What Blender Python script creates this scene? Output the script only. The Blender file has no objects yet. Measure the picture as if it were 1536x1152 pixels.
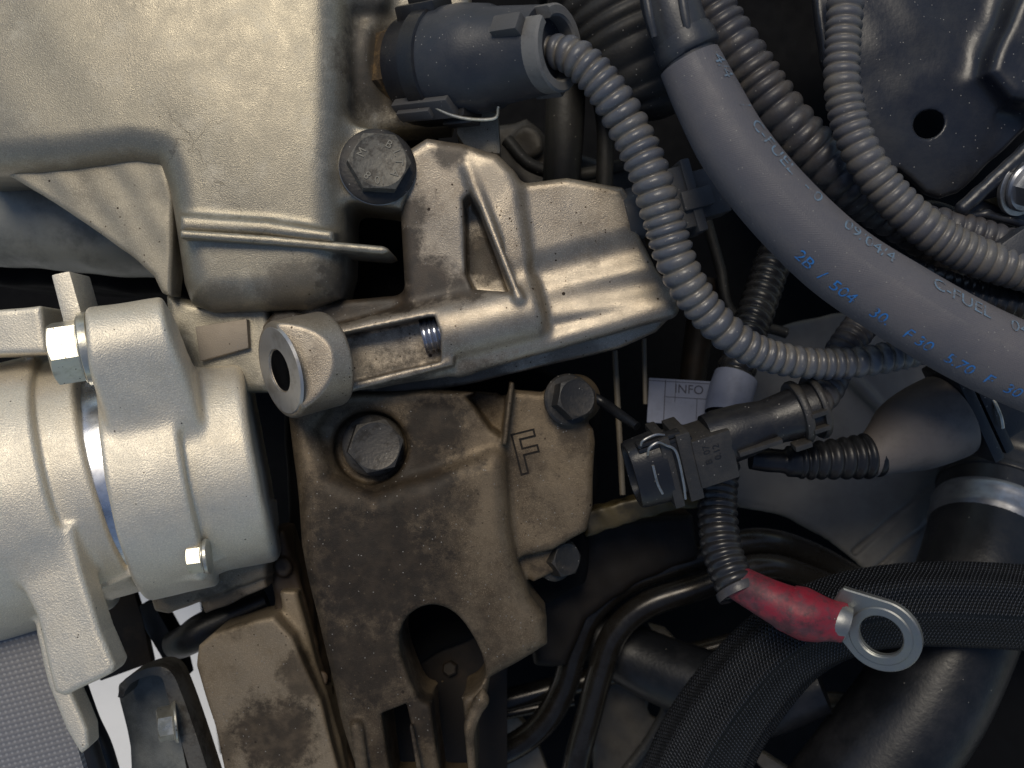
import bpy, bmesh, math, random
import numpy as np
from mathutils import Vector, Matrix
random.seed(7); np.random.seed(7)

# ------------------------------------------------------------------ camera, sky, sun, exposure
S = 0.00022          # metres per working unit (one unit = one photo pixel on the plane z = 0)
D = 1500.0           # camera height above that plane, in units
sc = bpy.context.scene
COL = sc.collection
cam_d = bpy.data.cameras.new('camera'); cam = bpy.data.objects.new('camera', cam_d); COL.objects.link(cam)
cam.location = (0, 0, D * S); cam.rotation_euler = (0, 0, 0)
cam_d.sensor_width = 36; cam_d.lens = 36 * D / 1536
cam_d.clip_start = 0.01; cam_d.clip_end = 50
cam_d.dof.use_dof = True; cam_d.dof.focus_distance = (D - 10) * S; cam_d.dof.aperture_fstop = 13
sc.camera = cam
SUN_EL, SUN_AZ = 60, 104          # azimuth: degrees counter-clockwise from +X (image right)
w = bpy.data.worlds.new('World'); sc.world = w; w.use_nodes = True
nt = w.node_tree; bg = nt.nodes['Background']
sky = nt.nodes.new('ShaderNodeTexSky'); sky.sky_type = 'NISHITA'; sky.sun_disc = False
sky.sun_elevation = math.radians(SUN_EL); sky.sun_rotation = math.radians(90 - SUN_AZ)
sky.air_density = 1.0; sky.dust_density = .6; sky.ozone_density = 1.0
nt.links.new(sky.outputs[0], bg.inputs[0]); bg.inputs[1].default_value = 0.095
sun_d = bpy.data.lights.new('sun', 'SUN'); sun_d.energy = 2.05; sun_d.angle = math.radians(24); sun_d.color = (1, .90, .74)
sun = bpy.data.objects.new('sun', sun_d); COL.objects.link(sun)
sd = Vector((math.cos(math.radians(SUN_EL)) * math.cos(math.radians(SUN_AZ)), math.cos(math.radians(SUN_EL)) * math.sin(math.radians(SUN_AZ)), math.sin(math.radians(SUN_EL))))
sun.rotation_euler = sd.to_track_quat('Z', 'Y').to_euler()
sc.view_settings.view_transform = 'Standard'; sc.view_settings.look = 'None'
sc.view_settings.gamma = 1; sc.view_settings.exposure = -0.2
sc.view_settings.use_curve_mapping = False
sc.render.engine = 'CYCLES'

# ------------------------------------------------------------------ placing
def V(px, py, z=0.0):
    """photo pixel at height z -> point in working units"""
    k = (D - z) / D
    return np.array([(px - 768) * k, -(py - 576) * k, z])
def K(z): return (D - z) / D
def nrm(v): v = np.asarray(v, float); return v / np.linalg.norm(v)

# ------------------------------------------------------------------ materials
def mat(name, base, metal=0.0, rough=0.5, grain=None, mott=None, dirt=None, blobs=(), specks=None, pits=None, spec=0.5, coat=0.0, braid=None, dots=None, weave=None, bigbump=None, soil=(.020, .0135, .008), groove=None, spark=0.0, cracks=0.0):
    m = bpy.data.materials.new(name); m.use_nodes = True
    t = m.node_tree; N = t.nodes; L = t.links; b = N['Principled BSDF']
    def nd(kind, **kw):
        n = N.new(kind)
        for k, v in kw.items(): setattr(n, k, v)
        return n
    def math_(op, a, b_=None, c=None):
        n = nd('ShaderNodeMath', operation=op)
        for i, v in enumerate((a, b_, c)):
            if v is None: continue
            if isinstance(v, (int, float)): n.inputs[i].default_value = v
            else: L.new(v, n.inputs[i])
        return n.outputs[0]
    tc = nd('ShaderNodeNewGeometry'); pos = tc.outputs['Position']
    def noise(scale, detail=3, rough_=.55, dist=0.0):
        n = nd('ShaderNodeTexNoise'); n.inputs['Scale'].default_value = scale; n.inputs['Detail'].default_value = detail
        n.inputs['Roughness'].default_value = rough_; n.inputs['Distortion'].default_value = dist
        L.new(pos, n.inputs['Vector']); return n.outputs['Fac']
    def ramp(x, lo, hi):
        n = nd('ShaderNodeMapRange', interpolation_type='SMOOTHSTEP'); L.new(x, n.inputs[0])
        n.inputs[1].default_value = lo; n.inputs[2].default_value = hi; return n.outputs[0]
    def mix(fac, a, bb):
        n = nd('ShaderNodeMix', data_type='RGBA')
        if isinstance(fac, float): n.inputs[0].default_value = fac
        else: L.new(fac, n.inputs[0])
        for sock, v in ((n.inputs[6], a), (n.inputs[7], bb)):
            if isinstance(v, tuple): sock.default_value = (*v, 1)
            else: L.new(v, sock)
        return n.outputs[2]
    col = tuple(base); ro = None; me = None
    if mott:                                   # (scale, colour, lo, hi): cloudy colour variation
        for sc_, c2, lo, hi in mott:
            col = mix(ramp(noise(sc_, 9, .72), lo, hi), col, tuple(c2))
    if spark:  # grain sparkle painted as lighter and darker specks of the base colour
        lt = tuple(min(1, c * (1 + spark)) for c in base); dk = tuple(c * (1 - .7 * spark) for c in base)
        col = mix(math_('MULTIPLY', ramp(noise(2600, 2, .5), .52, .64), .7), col, lt); col = mix(math_('MULTIPLY', ramp(noise(2100, 2, .5), .54, .66), .6), col, dk)
    dfac = None
    if dirt:                                   # (scale, lo, hi, amount): grime that covers the metal
        for sc_, lo, hi, amt in dirt:
            f = math_('MULTIPLY', ramp(noise(sc_, 10, .76), lo, hi), amt)
            dfac = f if dfac is None else math_('MAXIMUM', dfac, f)
    for (bp, br, bs) in blobs:                 # oil and soot stains, some painted recess shade: (centre, radius, strength), ragged by noise
        vm = nd('ShaderNodeVectorMath', operation='DISTANCE'); L.new(pos, vm.inputs[0]); vm.inputs[1].default_value = tuple(np.array(bp) * S)
        d = math_('DIVIDE', vm.outputs['Value'], br * S)
        d = math_('ADD', d, math_('MULTIPLY', math_('SUBTRACT', noise(110, 10, .8), .5), 1.9))
        f = math_('MULTIPLY', math_('SUBTRACT', 1.0, ramp(d, .5, .98)), bs)
        dfac = f if dfac is None else math_('MAXIMUM', dfac, f)
    if dfac is not None:
        scol = mix(ramp(noise(220, 4), .35, .7), tuple(soil), tuple(min(1, c * 2.6) for c in soil))
        col = mix(dfac, col, scol)
    def dotmask(scale, size, rnd):
        v = nd('ShaderNodeTexVoronoi'); v.inputs['Scale'].default_value = scale; L.new(pos, v.inputs['Vector'])
        d = math_('LESS_THAN', v.outputs['Distance'], size)
        sp = nd('ShaderNodeSeparateColor'); L.new(v.outputs['Color'], sp.inputs[0])
        return math_('MULTIPLY', d, math_('GREATER_THAN', sp.outputs[0], rnd))
    if cracks:                                 # hairline cracks in the dirt film
        vo = nd('ShaderNodeTexVoronoi', feature='DISTANCE_TO_EDGE'); vo.inputs['Scale'].default_value = 26
        nz = nd('ShaderNodeTexNoise'); nz.inputs['Scale'].default_value = 150; nz.inputs['Detail'].default_value = 6; L.new(pos, nz.inputs['Vector'])
        vm = nd('ShaderNodeVectorMath', operation='SCALE'); L.new(nz.outputs['Color'], vm.inputs[0]); vm.inputs['Scale'].default_value = .014
        va = nd('ShaderNodeVectorMath', operation='ADD'); L.new(pos, va.inputs[0]); L.new(vm.outputs[0], va.inputs[1]); L.new(va.outputs[0], vo.inputs['Vector'])
        cm = math_('MULTIPLY', math_('LESS_THAN', vo.outputs['Distance'], .006), ramp(noise(24, 2), .56, .62))
        col = mix(math_('MULTIPLY', cm, cracks), col, (.05, .038, .026))
    pm = None
    if pits:                                   # (scale, size, share kept out, colour)
        for sc_, sz, rn, c2 in pits:
            pm = dotmask(sc_, sz, rn); col = mix(pm, col, tuple(c2))
    if specks:                                 # dust and grit lying on the surface
        for sc_, sz, rn, c2 in specks:
            col = mix(dotmask(sc_, sz, rn), col, tuple(c2))
    bump = None
    def addbump(h, strength, dist):
        nonlocal bump
        n = nd('ShaderNodeBump'); n.inputs['Strength'].default_value = strength; n.inputs['Distance'].default_value = dist
        L.new(h, n.inputs['Height'])
        if bump is not None: L.new(bump, n.inputs['Normal'])
        bump = n.outputs[0]
    if bigbump: addbump(noise(bigbump[0], 3), bigbump[1], bigbump[2])
    if grain:
        for sc_, st, di in grain: addbump(noise(sc_, 2, .5), st, di)
    if braid or dots or weave or groove:
        uv = nd('ShaderNodeUVMap'); sp = nd('ShaderNodeSeparateXYZ'); L.new(uv.outputs[0], sp.inputs[0]); U, W = sp.outputs[0], sp.outputs[1]
        if braid:
            p, q = braid
            a = math_('SINE', math_('ADD', math_('MULTIPLY', U, 6.283 / p), math_('MULTIPLY', W, 6.283 / q)))
            c = math_('SINE', math_('SUBTRACT', math_('MULTIPLY', U, 6.283 / p), math_('MULTIPLY', W, 6.283 / q)))
            h = math_('MAXIMUM', a, c)
            addbump(h, 1.0, .0006)
            col = mix(ramp(math_('MULTIPLY', math_('MAXIMUM', a, 0.0), math_('SUBTRACT', 1.0, math_('MAXIMUM', c, 0.0))), .80, 1.0), col, (.11, .118, .14))  # strand highlights painted into the colour
        if groove:
            pt, c2, amt = groove
            gm = math_('ABSOLUTE', math_('SINE', math_('MULTIPLY', U, 3.14159 / pt)))
            col = mix(math_('MULTIPLY', math_('SUBTRACT', 1.0, ramp(math_('ADD', gm, math_('MULTIPLY', math_('SUBTRACT', noise(160, 6, .7), .5), .9)), .15, .75)), amt), col, tuple(c2))
        if weave:
            h = math_('MULTIPLY', math_('SINE', math_('MULTIPLY', U, 6.283 / weave)), math_('SINE', math_('MULTIPLY', W, 6.283 / weave)))
            addbump(h, .25, .0001)
        if dots:
            p, c2 = dots
            a = math_('ADD', U, W); c = math_('SUBTRACT', U, W)
            h = math_('MULTIPLY', math_('SINE', math_('MULTIPLY', a, 6.283 / p)), math_('SINE', math_('MULTIPLY', c, 6.283 / p)))
            col = mix(ramp(math_('ADD', h, math_('MULTIPLY', math_('SUBTRACT', noise(900, 2), .5), .5)), .42, .62), col, tuple(c2)); addbump(h, .5, .0002)
    if isinstance(col, tuple): b.inputs['Base Color'].default_value = (*col, 1)
    else: L.new(col, b.inputs['Base Color'])
    if dfac is not None:
        L.new(math_('MULTIPLY', math_('SUBTRACT', 1.0, dfac), metal), b.inputs['Metallic'])
    else: b.inputs['Metallic'].default_value = metal
    rn = math_('ADD', math_('MULTIPLY', math_('SUBTRACT', noise(180, 4), .5), .35), rough)
    if dfac is not None: rn = math_('ADD', rn, math_('MULTIPLY', dfac, .12))
    L.new(rn, b.inputs['Roughness'])
    b.inputs['Specular IOR Level'].default_value = spec
    if coat: b.inputs['Coat Weight'].default_value = coat; b.inputs['Coat Roughness'].default_value = .25
    if bump is not None: L.new(bump, b.inputs['Normal'])
    return m

GR = [(2600, .35, .00025), (6500, .3, .00015)]
DUST = [(520, .10, .955, (.26, .245, .215)), (1000, .2, .94, (.24, .225, .20)), (210, .03, .93, (.32, .30, .26))]
PITS0 = [(70, .035, .85, (.03, .02, .012)), (150, .05, .9, (.06, .045, .03))]
PITS = [(110, .065, .82, (.03, .02, .012)), (260, .10, .80, (.045, .03, .018)), (600, .17, .82, (.07, .05, .03))]
MA = {}
MA['cover'] = mat('cast aluminium, weathered grey', (.335, .30, .23), .7, .42, GR, mott=[(22, (.30, .272, .21), .42, .66), (90, (.45, .41, .325), .5, .72)], dirt=[(40, .60, .74, .35)], cracks=.35,
                  blobs=[(V(590, 100, -40), 120, .8), (V(560, 30, -60), 70, .6), (V(440, 440, 20), 70, .55), (V(330, 465, 10), 60, .45), (V(520, 420, 0), 60, .8)], pits=PITS0, specks=DUST, spark=.35)
MA['ear'] = mat('cast aluminium, raw beige', (.33, .295, .225), .45, .5, GR, mott=[(60, (.24, .21, .155), .45, .7)], pits=PITS, specks=DUST, spark=.35)
MA['bracket'] = mat('cast aluminium, warm grey', (.40, .345, .27), .7, .40, GR, mott=[(40, (.29, .24, .18), .42, .66)], dirt=[(60, .54, .72, .55)],
                    blobs=[(V(520, 455, -50), 70, .95), (V(590, 452, -50), 62, .95), (V(420, 474, -36), 40, .9), (V(600, 370, -40), 62, .92), (V(612, 320, -25), 40, .8), (V(640, 425, -38), 60, .9), (V(735, 380, -90), 60, .85), (V(610, 606, -80), 110, .85), (V(720, 585, -80), 90, .7), (V(680, 222, -20), 40, .75), (V(700, 440, -36), 45, .85), (V(860, 530, -90), 60, .4)], pits=PITS, specks=DUST, spark=.35)  # oil stains, plus shade painted into the rib pocket and below the boss
MA['arm'] = mat('cast aluminium, oily and sooted', (.165, .125, .08), .4, .48, GR, spec=.3, mott=[(45, (.09, .065, .04), .4, .62)], dirt=[(40, .42, .66, .85), (170, .55, .68, .75)], cracks=.4,
                blobs=[(V(560, 850, -40), 150, .93), (V(600, 720, -40), 120, .88), (V(520, 760, -40), 90, .75), (V(540, 990, -40), 95, .85), (V(650, 640, -50), 80, .9), (V(650, 1080, -60), 80, .9), (V(860, 640, -80), 40, .6)], pits=PITS, specks=DUST, spark=.35, soil=(.012, .0082, .005), bigbump=(60, .25, .002))  # real oil and soot, darkened further to stand in for shade down here
MA['lower'] = mat('cast aluminium, tan with tar', (.24, .192, .132), .35, .5, GR, spec=.3, mott=[(60, (.22, .17, .11), .42, .66)], dirt=[(60, .55, .75, .6)], blobs=[(V(410, 1110, -110), 95, .95), (V(460, 1010, -110), 60, .8), (V(330, 1130, -110), 50, .7), (V(330, 915, -110), 60, .7)], pits=PITS, specks=DUST, spark=.35, soil=(.03, .022, .014))  # tan and tar, also darkened in colour for the shaded lower area
MA['clean'] = mat('cast aluminium, shot-blasted bright', (.72, .655, .53), .6, .48, [(1900, .5, .0003), (4200, .4, .0002)], mott=[(50, (.70, .62, .48), .45, .7)], pits=[(120, .05, .93, (.05, .04, .03)), (420, .12, .92, (.12, .10, .08))], spark=.28)
MA['machined'] = mat('machined aluminium face', (.46, .45, .43), .7, .38, [(900, .2, .0002)], mott=[(120, (.33, .31, .28), .45, .7)], dirt=[(150, .6, .75, .5)])
MA['sleeve'] = mat('polished steel sleeve', (.80, .82, .86), .95, .28, mott=[(80, (.45, .45, .47), .4, .7)])
MA['zinc'] = mat('zinc plated steel', (.58, .56, .48), .8, .34, [(900, .25, .0002)], mott=[(140, (.40, .38, .30), .45, .65)], pits=[(700, .15, .8, (.05, .04, .03))])
MA['steel'] = mat('dull grey steel', (.36, .36, .36), .85, .4, [(1200, .25, .0002)], mott=[(160, (.22, .22, .21), .45, .65)], specks=DUST)
MA['blackbolt'] = mat('black oxide steel', (.018, .017, .016), .0, .55, [(1100, .4, .0003)], mott=[(120, (.045, .038, .03), .45, .65)], specks=DUST)
MA['greybolt'] = mat('phosphated bolt head, dusty', (.16, .148, .122), .35, .55, [(900, .5, .0003)], mott=[(260, (.085, .075, .06), .45, .6)], specks=DUST)
MA['brownbolt'] = mat('oily brown bolt head', (.085, .076, .064), .35, .5, [(900, .5, .0003)], mott=[(200, (.05, .042, .032), .5, .62)], specks=DUST)
MA['mark'] = mat('raised bolt marking', (.20, .19, .16), .4, .5)
MA['thread'] = mat('cut thread, bright', (.50, .52, .58), .9, .25, dirt=[(200, .55, .7, .6)])
MA['pad'] = mat('brown rough cast pad', (.30, .25, .19), .35, .55, GR, specks=DUST, pits=PITS)
MA['conduit'] = mat('grey nylon conduit, dusty', (.085, .09, .105), 0, .34, [(1200, .3, .0002)], mott=[(60, (.14, .134, .125), .42, .68)], specks=DUST, groove=(17.5, (.17, .145, .105), .6))
MA['conduitd'] = mat('dusty grey conduit', (.085, .084, .092), 0, .42, [(1200, .3, .0002)], mott=[(70, (.125, .116, .102), .42, .66)], specks=DUST, groove=(15.0, (.16, .138, .105), .5))
MA['conduitb'] = mat('dark nylon conduit', (.045, .044, .05), 0, .42, [(1200, .3, .0002)], mott=[(55, (.075, .066, .06), .42, .68)], specks=DUST)
MA['conduitk'] = mat('glossy black conduit', (.018, .018, .02), 0, .3, mott=[(60, (.04, .038, .035), .45, .7)], specks=DUST[:1])
MA['hose'] = mat('grey textile-pattern rubber hose', (.10, .096, .105), 0, .52, [(1500, .35, .0002)], mott=[(22, (.125, .115, .118), .42, .65), (200, (.085, .083, .094), .6, .75)], specks=DUST, weave=3.4)
MA['print'] = mat('faded pale blue hose print', (.135, .20, .27), 0, .6, mott=[(420, (.11, .115, .13), .47, .57)])
MA['printb'] = mat('blue dotted hose print', (.03, .19, .52), 0, .6, mott=[(500, (.09, .105, .14), .50, .58)])
MA['plastic'] = mat('blue grey moulded plastic', (.027, .030, .037), 0, .45, [(1400, .3, .0002)], mott=[(60, (.042, .043, .048), .4, .7)], specks=DUST)
MA['plasticg'] = mat('grey moulded plastic, dusty', (.075, .073, .072), 0, .5, [(1400, .3, .0002)], specks=DUST)
MA['plastick'] = mat('black moulded plastic', (.012, .012, .014), 0, .4, [(1400, .3, .0002)], mott=[(90, (.024, .023, .021), .45, .7)], specks=DUST)
MA['collar'] = mat('pale grey moulded collar', (.17, .165, .155), 0, .5, [(1400, .3, .0002)], mott=[(120, (.12, .115, .108), .45, .65)], specks=DUST)
MA['plug'] = mat('charcoal nylon plug', (.030, .028, .026), 0, .45, [(1600, .5, .0003)], mott=[(120, (.048, .043, .037), .42, .7)], specks=DUST)
MA['brass'] = mat('brass sensor nut', (.36, .24, .12), .8, .4, dirt=[(90, .40, .55, .9)])
MA['rubber'] = mat('black rubber', (.006, .0068, .0085), 0, .38, spec=.4, grain=[(700, .25, .0003)], mott=[(40, (.018, .018, .02), .4, .7)], specks=DUST[:1])
MA['duct'] = mat('dusty ribbed rubber duct', (.010, .0095, .009), 0, .6, [(900, .3, .0003)], mott=[(50, (.022, .020, .016), .42, .68)], specks=DUST)
MA['boot'] = mat('brown grey rubber boot', (.125, .108, .098), 0, .65, [(900, .3, .0003)], mott=[(60, (.085, .073, .066), .45, .7)])
MA['braid'] = mat('black braided sleeve', (.005, .0055, .007), 0, .42, spec=.35, braid=(6.0, 11.0))
MA['red'] = mat('red heat shrink, sooty', (.22, .014, .028), 0, .5, [(500, .3, .0004)], mott=[(60, (.30, .03, .055), .45, .65)], dirt=[(60, .44, .58, .85), (200, .54, .66, .7)], soil=(.028, .015, .018), specks=DUST[:1])
MA['tin'] = mat('tinned copper lug', (.25, .255, .25), .8, .45, [(800, .25, .0002)], mott=[(150, (.26, .27, .25), .42, .65)], dirt=[(200, .62, .75, .5)])
MA['black_sheet'] = mat('black painted sheet steel', (.014, .016, .023), .0, .35, [(700, .2, .0003)], mott=[(35, (.028, .029, .032), .42, .68)], specks=DUST)
MA['brownsheet'] = mat('oily brown pressed steel', (.10, .075, .04), .4, .4, mott=[(120, (.28, .21, .11), .5, .65)])
MA['shroud'] = mat('grey plastic shroud', (.15, .145, .138), 0, .6, mott=[(16, (.10, .095, .09), .42, .66), (90, (.19, .18, .17), .62, .75)])
MA['clamp'] = mat('stainless hose clamp', (.34, .35, .37), .9, .42, mott=[(90, (.22, .22, .23), .42, .68)])
MA['pipe'] = mat('dark steel pipe', (.03, .028, .026), .55, .24, mott=[(40, (.02, .016, .012), .45, .65)])
MA['tan'] = mat('tan painted chassis', (.16, .135, .10), 0, .5, mott=[(50, (.10, .08, .055), .42, .68)])
MA['rust'] = mat('rust brown bracket', (.05, .034, .021), .2, .6, mott=[(90, (.10, .065, .038), .5, .7)])
MA['darkcast'] = mat('grey sooty cast pipe', (.22, .225, .205), .4, .5, GR, mott=[(40, (.12, .125, .115), .42, .66)])
MA['black'] = mat('black undertray', (.004, .004, .0045), 0, .8, spec=.1)  # near-black colour stands in for shade deep in the gaps
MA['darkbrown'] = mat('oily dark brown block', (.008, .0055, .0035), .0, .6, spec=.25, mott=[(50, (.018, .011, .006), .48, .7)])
MA['rail'] = mat('oily olive brown rail', (.075, .056, .022), .2, .45, mott=[(60, (.04, .03, .014), .45, .62)], specks=[(200, .1, .8, (.3, .2, .06))])
MA['strap'] = mat('sooty grey steel strap', (.13, .12, .10), .5, .5, [(900, .4, .0003)], mott=[(90, (.06, .052, .042), .45, .62), (150, (.22, .20, .16), .6, .7)])
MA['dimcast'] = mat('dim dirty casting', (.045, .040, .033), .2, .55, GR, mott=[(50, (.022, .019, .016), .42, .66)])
MA['label'] = mat('pale blue paper label', (.17, .19, .26), 0, .6, mott=[(80, (.13, .145, .20), .45, .7)])
MA['ink'] = mat('black label print', (.03, .03, .05), 0, .6)
MA['ground'] = mat('pale concrete', (.86, .85, .82), 0, .9, mott=[(20, (.8, .79, .76), .4, .7)])
MA['belt'] = mat('grey woven belt back', (.17, .17, .18), 0, .6, dots=(16.0, (.27, .27, .275)))

# ------------------------------------------------------------------ object helpers
def root(name, at, label, cat, group=None):
    o = bpy.data.objects.new(name, None); COL.objects.link(o)
    o.empty_display_size = .005; o.location = np.array(at) * S
    o['label'] = label; o['category'] = cat
    if group: o['group'] = group
    return o
def world_loc(o):
    v = Vector((0, 0, 0))
    while o is not None: v = v + o.location; o = o.parent
    return v
def obj(name, verts, faces, m, parent=None, smooth=True, angle=35, uv=None, kind=None):
    verts = np.asarray(verts, float) * S
    off = np.array(world_loc(parent)) if parent else np.zeros(3)
    me = bpy.data.meshes.new(name)
    me.from_pydata((verts - off).tolist(), [], faces if isinstance(faces, list) else faces.tolist())
    if uv is not None:
        ul = me.uv_layers.new(name='UVMap'); li = np.zeros(len(me.loops), int); me.loops.foreach_get('vertex_index', li)
        ul.data.foreach_set('uv', np.asarray(uv, 'f')[li].ravel())
    me.validate(); me.update()
    if smooth:
        me.shade_smooth()
        if angle: me.set_sharp_from_angle(angle=math.radians(angle))
    me.materials.append(MA[m] if isinstance(m, str) else m)
    o = bpy.data.objects.new(name, me); COL.objects.link(o)
    if parent: o.parent = parent
    if kind: o['kind'] = kind
    return o
def tag(o, label, cat, group=None):
    o['label'] = label; o['category'] = cat
    if group: o['group'] = group
    return o

# ------------------------------------------------------------------ swept tubes
def spline(pts, n=24):
    pts = [np.array(p, float) for p in pts]; P_ = [2 * pts[0] - pts[1]] + pts + [2 * pts[-1] - pts[-2]]
    out = []
    for i in range(1, len(P_) - 2):
        p0, p1, p2, p3 = P_[i - 1:i + 3]
        for k in range(n):
            t = k / n
            out.append(.5 * ((2 * p1) + (-p0 + p2) * t + (2 * p0 - 5 * p1 + 4 * p2 - p3) * t * t + (-p0 + 3 * p1 - 3 * p2 + p3) * t ** 3))
    out.append(pts[-1]); return np.array(out)
class Sweep:
    """path given as (px, py, z, radius in px): resampled evenly, with a twist-free frame"""
    def __init__(self, path, ds=3.0):
        p4 = [np.append(V(x, y, z), r * K(z)) for x, y, z, r in path]
        q = spline(p4); seg = np.linalg.norm(np.diff(q[:, :3], axis=0), axis=1); s = np.concatenate([[0], np.cumsum(seg)])
        n = max(3, int(s[-1] / ds)); self.s = np.linspace(0, s[-1], n + 1); self.len = s[-1]
        self.p = np.stack([np.interp(self.s, s, q[:, i]) for i in range(3)], 1); self.r = np.interp(self.s, s, q[:, 3])
        T = np.gradient(self.p, axis=0); T /= np.linalg.norm(T, axis=1)[:, None]; self.T = T
        up = np.array([0, 0, 1.0]); n0 = nrm(up - T[0] * up.dot(T[0])); Ns = [n0]
        for i in range(1, len(T)):
            v = Ns[-1] - T[i] * Ns[-1].dot(T[i]); Ns.append(nrm(v))
        self.N = np.array(Ns); self.B = np.cross(T, self.N)
    def at(self, s, th, off=0.0, rfun=None):
        g = lambda a: np.stack([np.interp(s, self.s, a[:, i]) for i in range(3)], -1)
        r = np.interp(s, self.s, self.r) + off
        return g(self.p) + (g(self.N) * np.cos(th)[..., None] + g(self.B) * np.sin(th)[..., None]) * np.asarray(r)[..., None]
    def mesh(self, seg=28, rmod=None, amod=None, cap0=True, cap1=True, lip=None):
        th = np.linspace(0, 2 * np.pi, seg, endpoint=False)
        r = self.r.copy()
        if rmod is not None: r = r + rmod(self.s, self.r)
        R = r[:, None] * np.ones(seg)[None]
        if amod is not None: R = R * amod(self.s[:, None], th[None])
        ring = self.p[:, None] + (self.N[:, None] * np.cos(th)[None, :, None] + self.B[:, None] * np.sin(th)[None, :, None]) * R[:, :, None]
        rings = [x for x in ring]; us = list(self.s)
        if lip:                                                 # open end: the wall turns inward
            wall, deep = lip
            c, N_, B_, T_ = self.p[-1], self.N[-1], self.B[-1], self.T[-1]
            for rr, dd in ((r[-1] - wall * .3, wall * .25), (r[-1] - wall * .8, wall * .2), (r[-1] - wall, -wall * .4), (r[-1] - wall * 1.1, -deep)):
                rings.append(c + T_ * dd + (N_[None] * np.cos(th)[:, None] + B_[None] * np.sin(th)[:, None]) * rr); us.append(self.s[-1])
        n = len(rings); verts = np.concatenate(rings); uv = np.stack([np.repeat(us, seg), np.tile(th * float(np.mean(self.r)), n)], 1)
        i = np.arange(n - 1)[:, None] * seg; j = np.arange(seg)[None]; j2 = (j + 1) % seg
        F = np.stack([i + j, i + j2, i + seg + j2, i + seg + j], -1).reshape(-1, 4).tolist()
        if cap0: F.append(list(range(seg))[::-1])
        if cap1: F.append([(n - 1) * seg + k for k in range(seg)])
        return verts, F, uv
def warp(s, pitch): return s + pitch * (.22 * np.sin(s / 47.0 + pitch) + .16 * np.sin(s / 19.0) + .30 * np.sin(s / 160.0))
def ridges(pitch, amp, sharp=.6):
    def f(s, r):
        w_ = warp(s, pitch); k = np.floor(w_ / pitch); j = np.sin(k * 12.9898) * 43758.5453; j = j - np.floor(j)
        return amp * (.86 + .28 * j) * (np.abs(np.sin(np.pi * w_ / pitch)) ** sharp - 1) + amp * .10 * (j - .5)
    return f
def tube(name, path, m, parent=None, seg=24, ds=4, **kw):
    sw = Sweep(path, ds); v, f, uv = sw.mesh(seg, **kw); return obj(name, v, f, m, parent, uv=uv, angle=60), sw
def conduit(name, path, pitch, amp, m, parent=None, seg=28, sharp=.6, **kw):
    sw = Sweep(path, pitch / 9.0); v, f, uv = sw.mesh(seg, rmod=ridges(pitch, amp, sharp), **kw); uv[:, 0] = warp(uv[:, 0], pitch); return obj(name, v, f, m, parent, uv=uv, angle=None), sw

# ------------------------------------------------------------------ frames, lathes, boxes, bolts
class Fr:
    def __init__(self, o, x, up=(0, 0, 1)):
        self.o = np.array(o, float); self.x = nrm(x); up = np.array(up, float)
        self.z = nrm(up - self.x * up.dot(self.x)); self.y = np.cross(self.z, self.x)
    def __call__(self, a):
        a = np.atleast_2d(np.asarray(a, float)); return self.o + a[:, :1] * self.x + a[:, 1:2] * self.y + a[:, 2:3] * self.z
def lathe(fr, prof, seg=40, sx=1.0):
    """profile of (along x, radius) points turned about the frame's x axis"""
    th = np.linspace(0, 2 * np.pi, seg, endpoint=False); v = []
    for a, r in prof: v.append(np.stack([np.full(seg, a), r * np.cos(th), r * np.sin(th) * sx], 1))
    v = fr(np.concatenate(v)); n = len(prof); F = []
    for i in range(n - 1):
        for j in range(seg):
            k = (j + 1) % seg; F.append([i * seg + j, i * seg + k, (i + 1) * seg + k, (i + 1) * seg + j])
    if prof[0][1] > 1e-6: F.append(list(range(seg))[::-1])
    if prof[-1][1] > 1e-6: F.append([(n - 1) * seg + j for j in range(seg)])
    return v, F
def bm_out(bm):
    bm.verts.ensure_lookup_table(); bm.verts.index_update()
    v = np.array([q.co[:] for q in bm.verts]); f = [[q.index for q in p.verts] for p in bm.faces]; bm.free(); return v, f
def box(fr, x, y, z, bev=2.0, seg=2, taper=None):
    bm = bmesh.new(); vs = []
    for a in (0, 1):
        for b_ in (0, 1):
            for c in (0, 1):
                vs.append(bm.verts.new((x[a], y[b_], z[c])))
    for q in ((0, 1, 3, 2), (4, 6, 7, 5), (0, 4, 5, 1), (2, 3, 7, 6), (0, 2, 6, 4), (1, 5, 7, 3)): bm.faces.new([vs[i] for i in q])
    if bev: bmesh.ops.bevel(bm, geom=list(bm.edges), offset=bev, segments=seg, affect='EDGES', profile=.6)
    v, f = bm_out(bm); return fr(v), f
def prism(fr, poly, z0, z1, bev=2.0, holes=None):
    """2D outline in the frame's x, y plane, thick from z0 to z1"""
    bm = bmesh.new(); n = len(poly)
    a = [bm.verts.new((p[0], p[1], z0)) for p in poly]; b_ = [bm.verts.new((p[0], p[1], z1)) for p in poly]
    ar = sum(poly[i][0] * poly[(i + 1) % n][1] - poly[(i + 1) % n][0] * poly[i][1] for i in range(n))
    if ar < 0: a.reverse(); b_.reverse()
    bm.faces.new(b_); bm.faces.new(a[::-1])
    for i in range(n): j = (i + 1) % n; bm.faces.new([a[i], a[j], b_[j], b_[i]])
    if bev: bmesh.ops.bevel(bm, geom=[e for e in bm.edges], offset=bev, segments=2, affect='EDGES', profile=.6, clamp_overlap=True)
    bmesh.ops.triangulate(bm, faces=[f for f in bm.faces if len(f.verts) > 4])
    v, f = bm_out(bm); return fr(v), f
FLAT = Fr((0, 0, 0), (1, 0, 0))
def px_prism(pts, z0, z1, bev=2.0, zref=None):
    zr = z1 if zref is None else zref
    return prism(FLAT, [tuple(V(x, y, zr)[:2]) for x, y in pts], z0, z1, bev)
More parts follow.
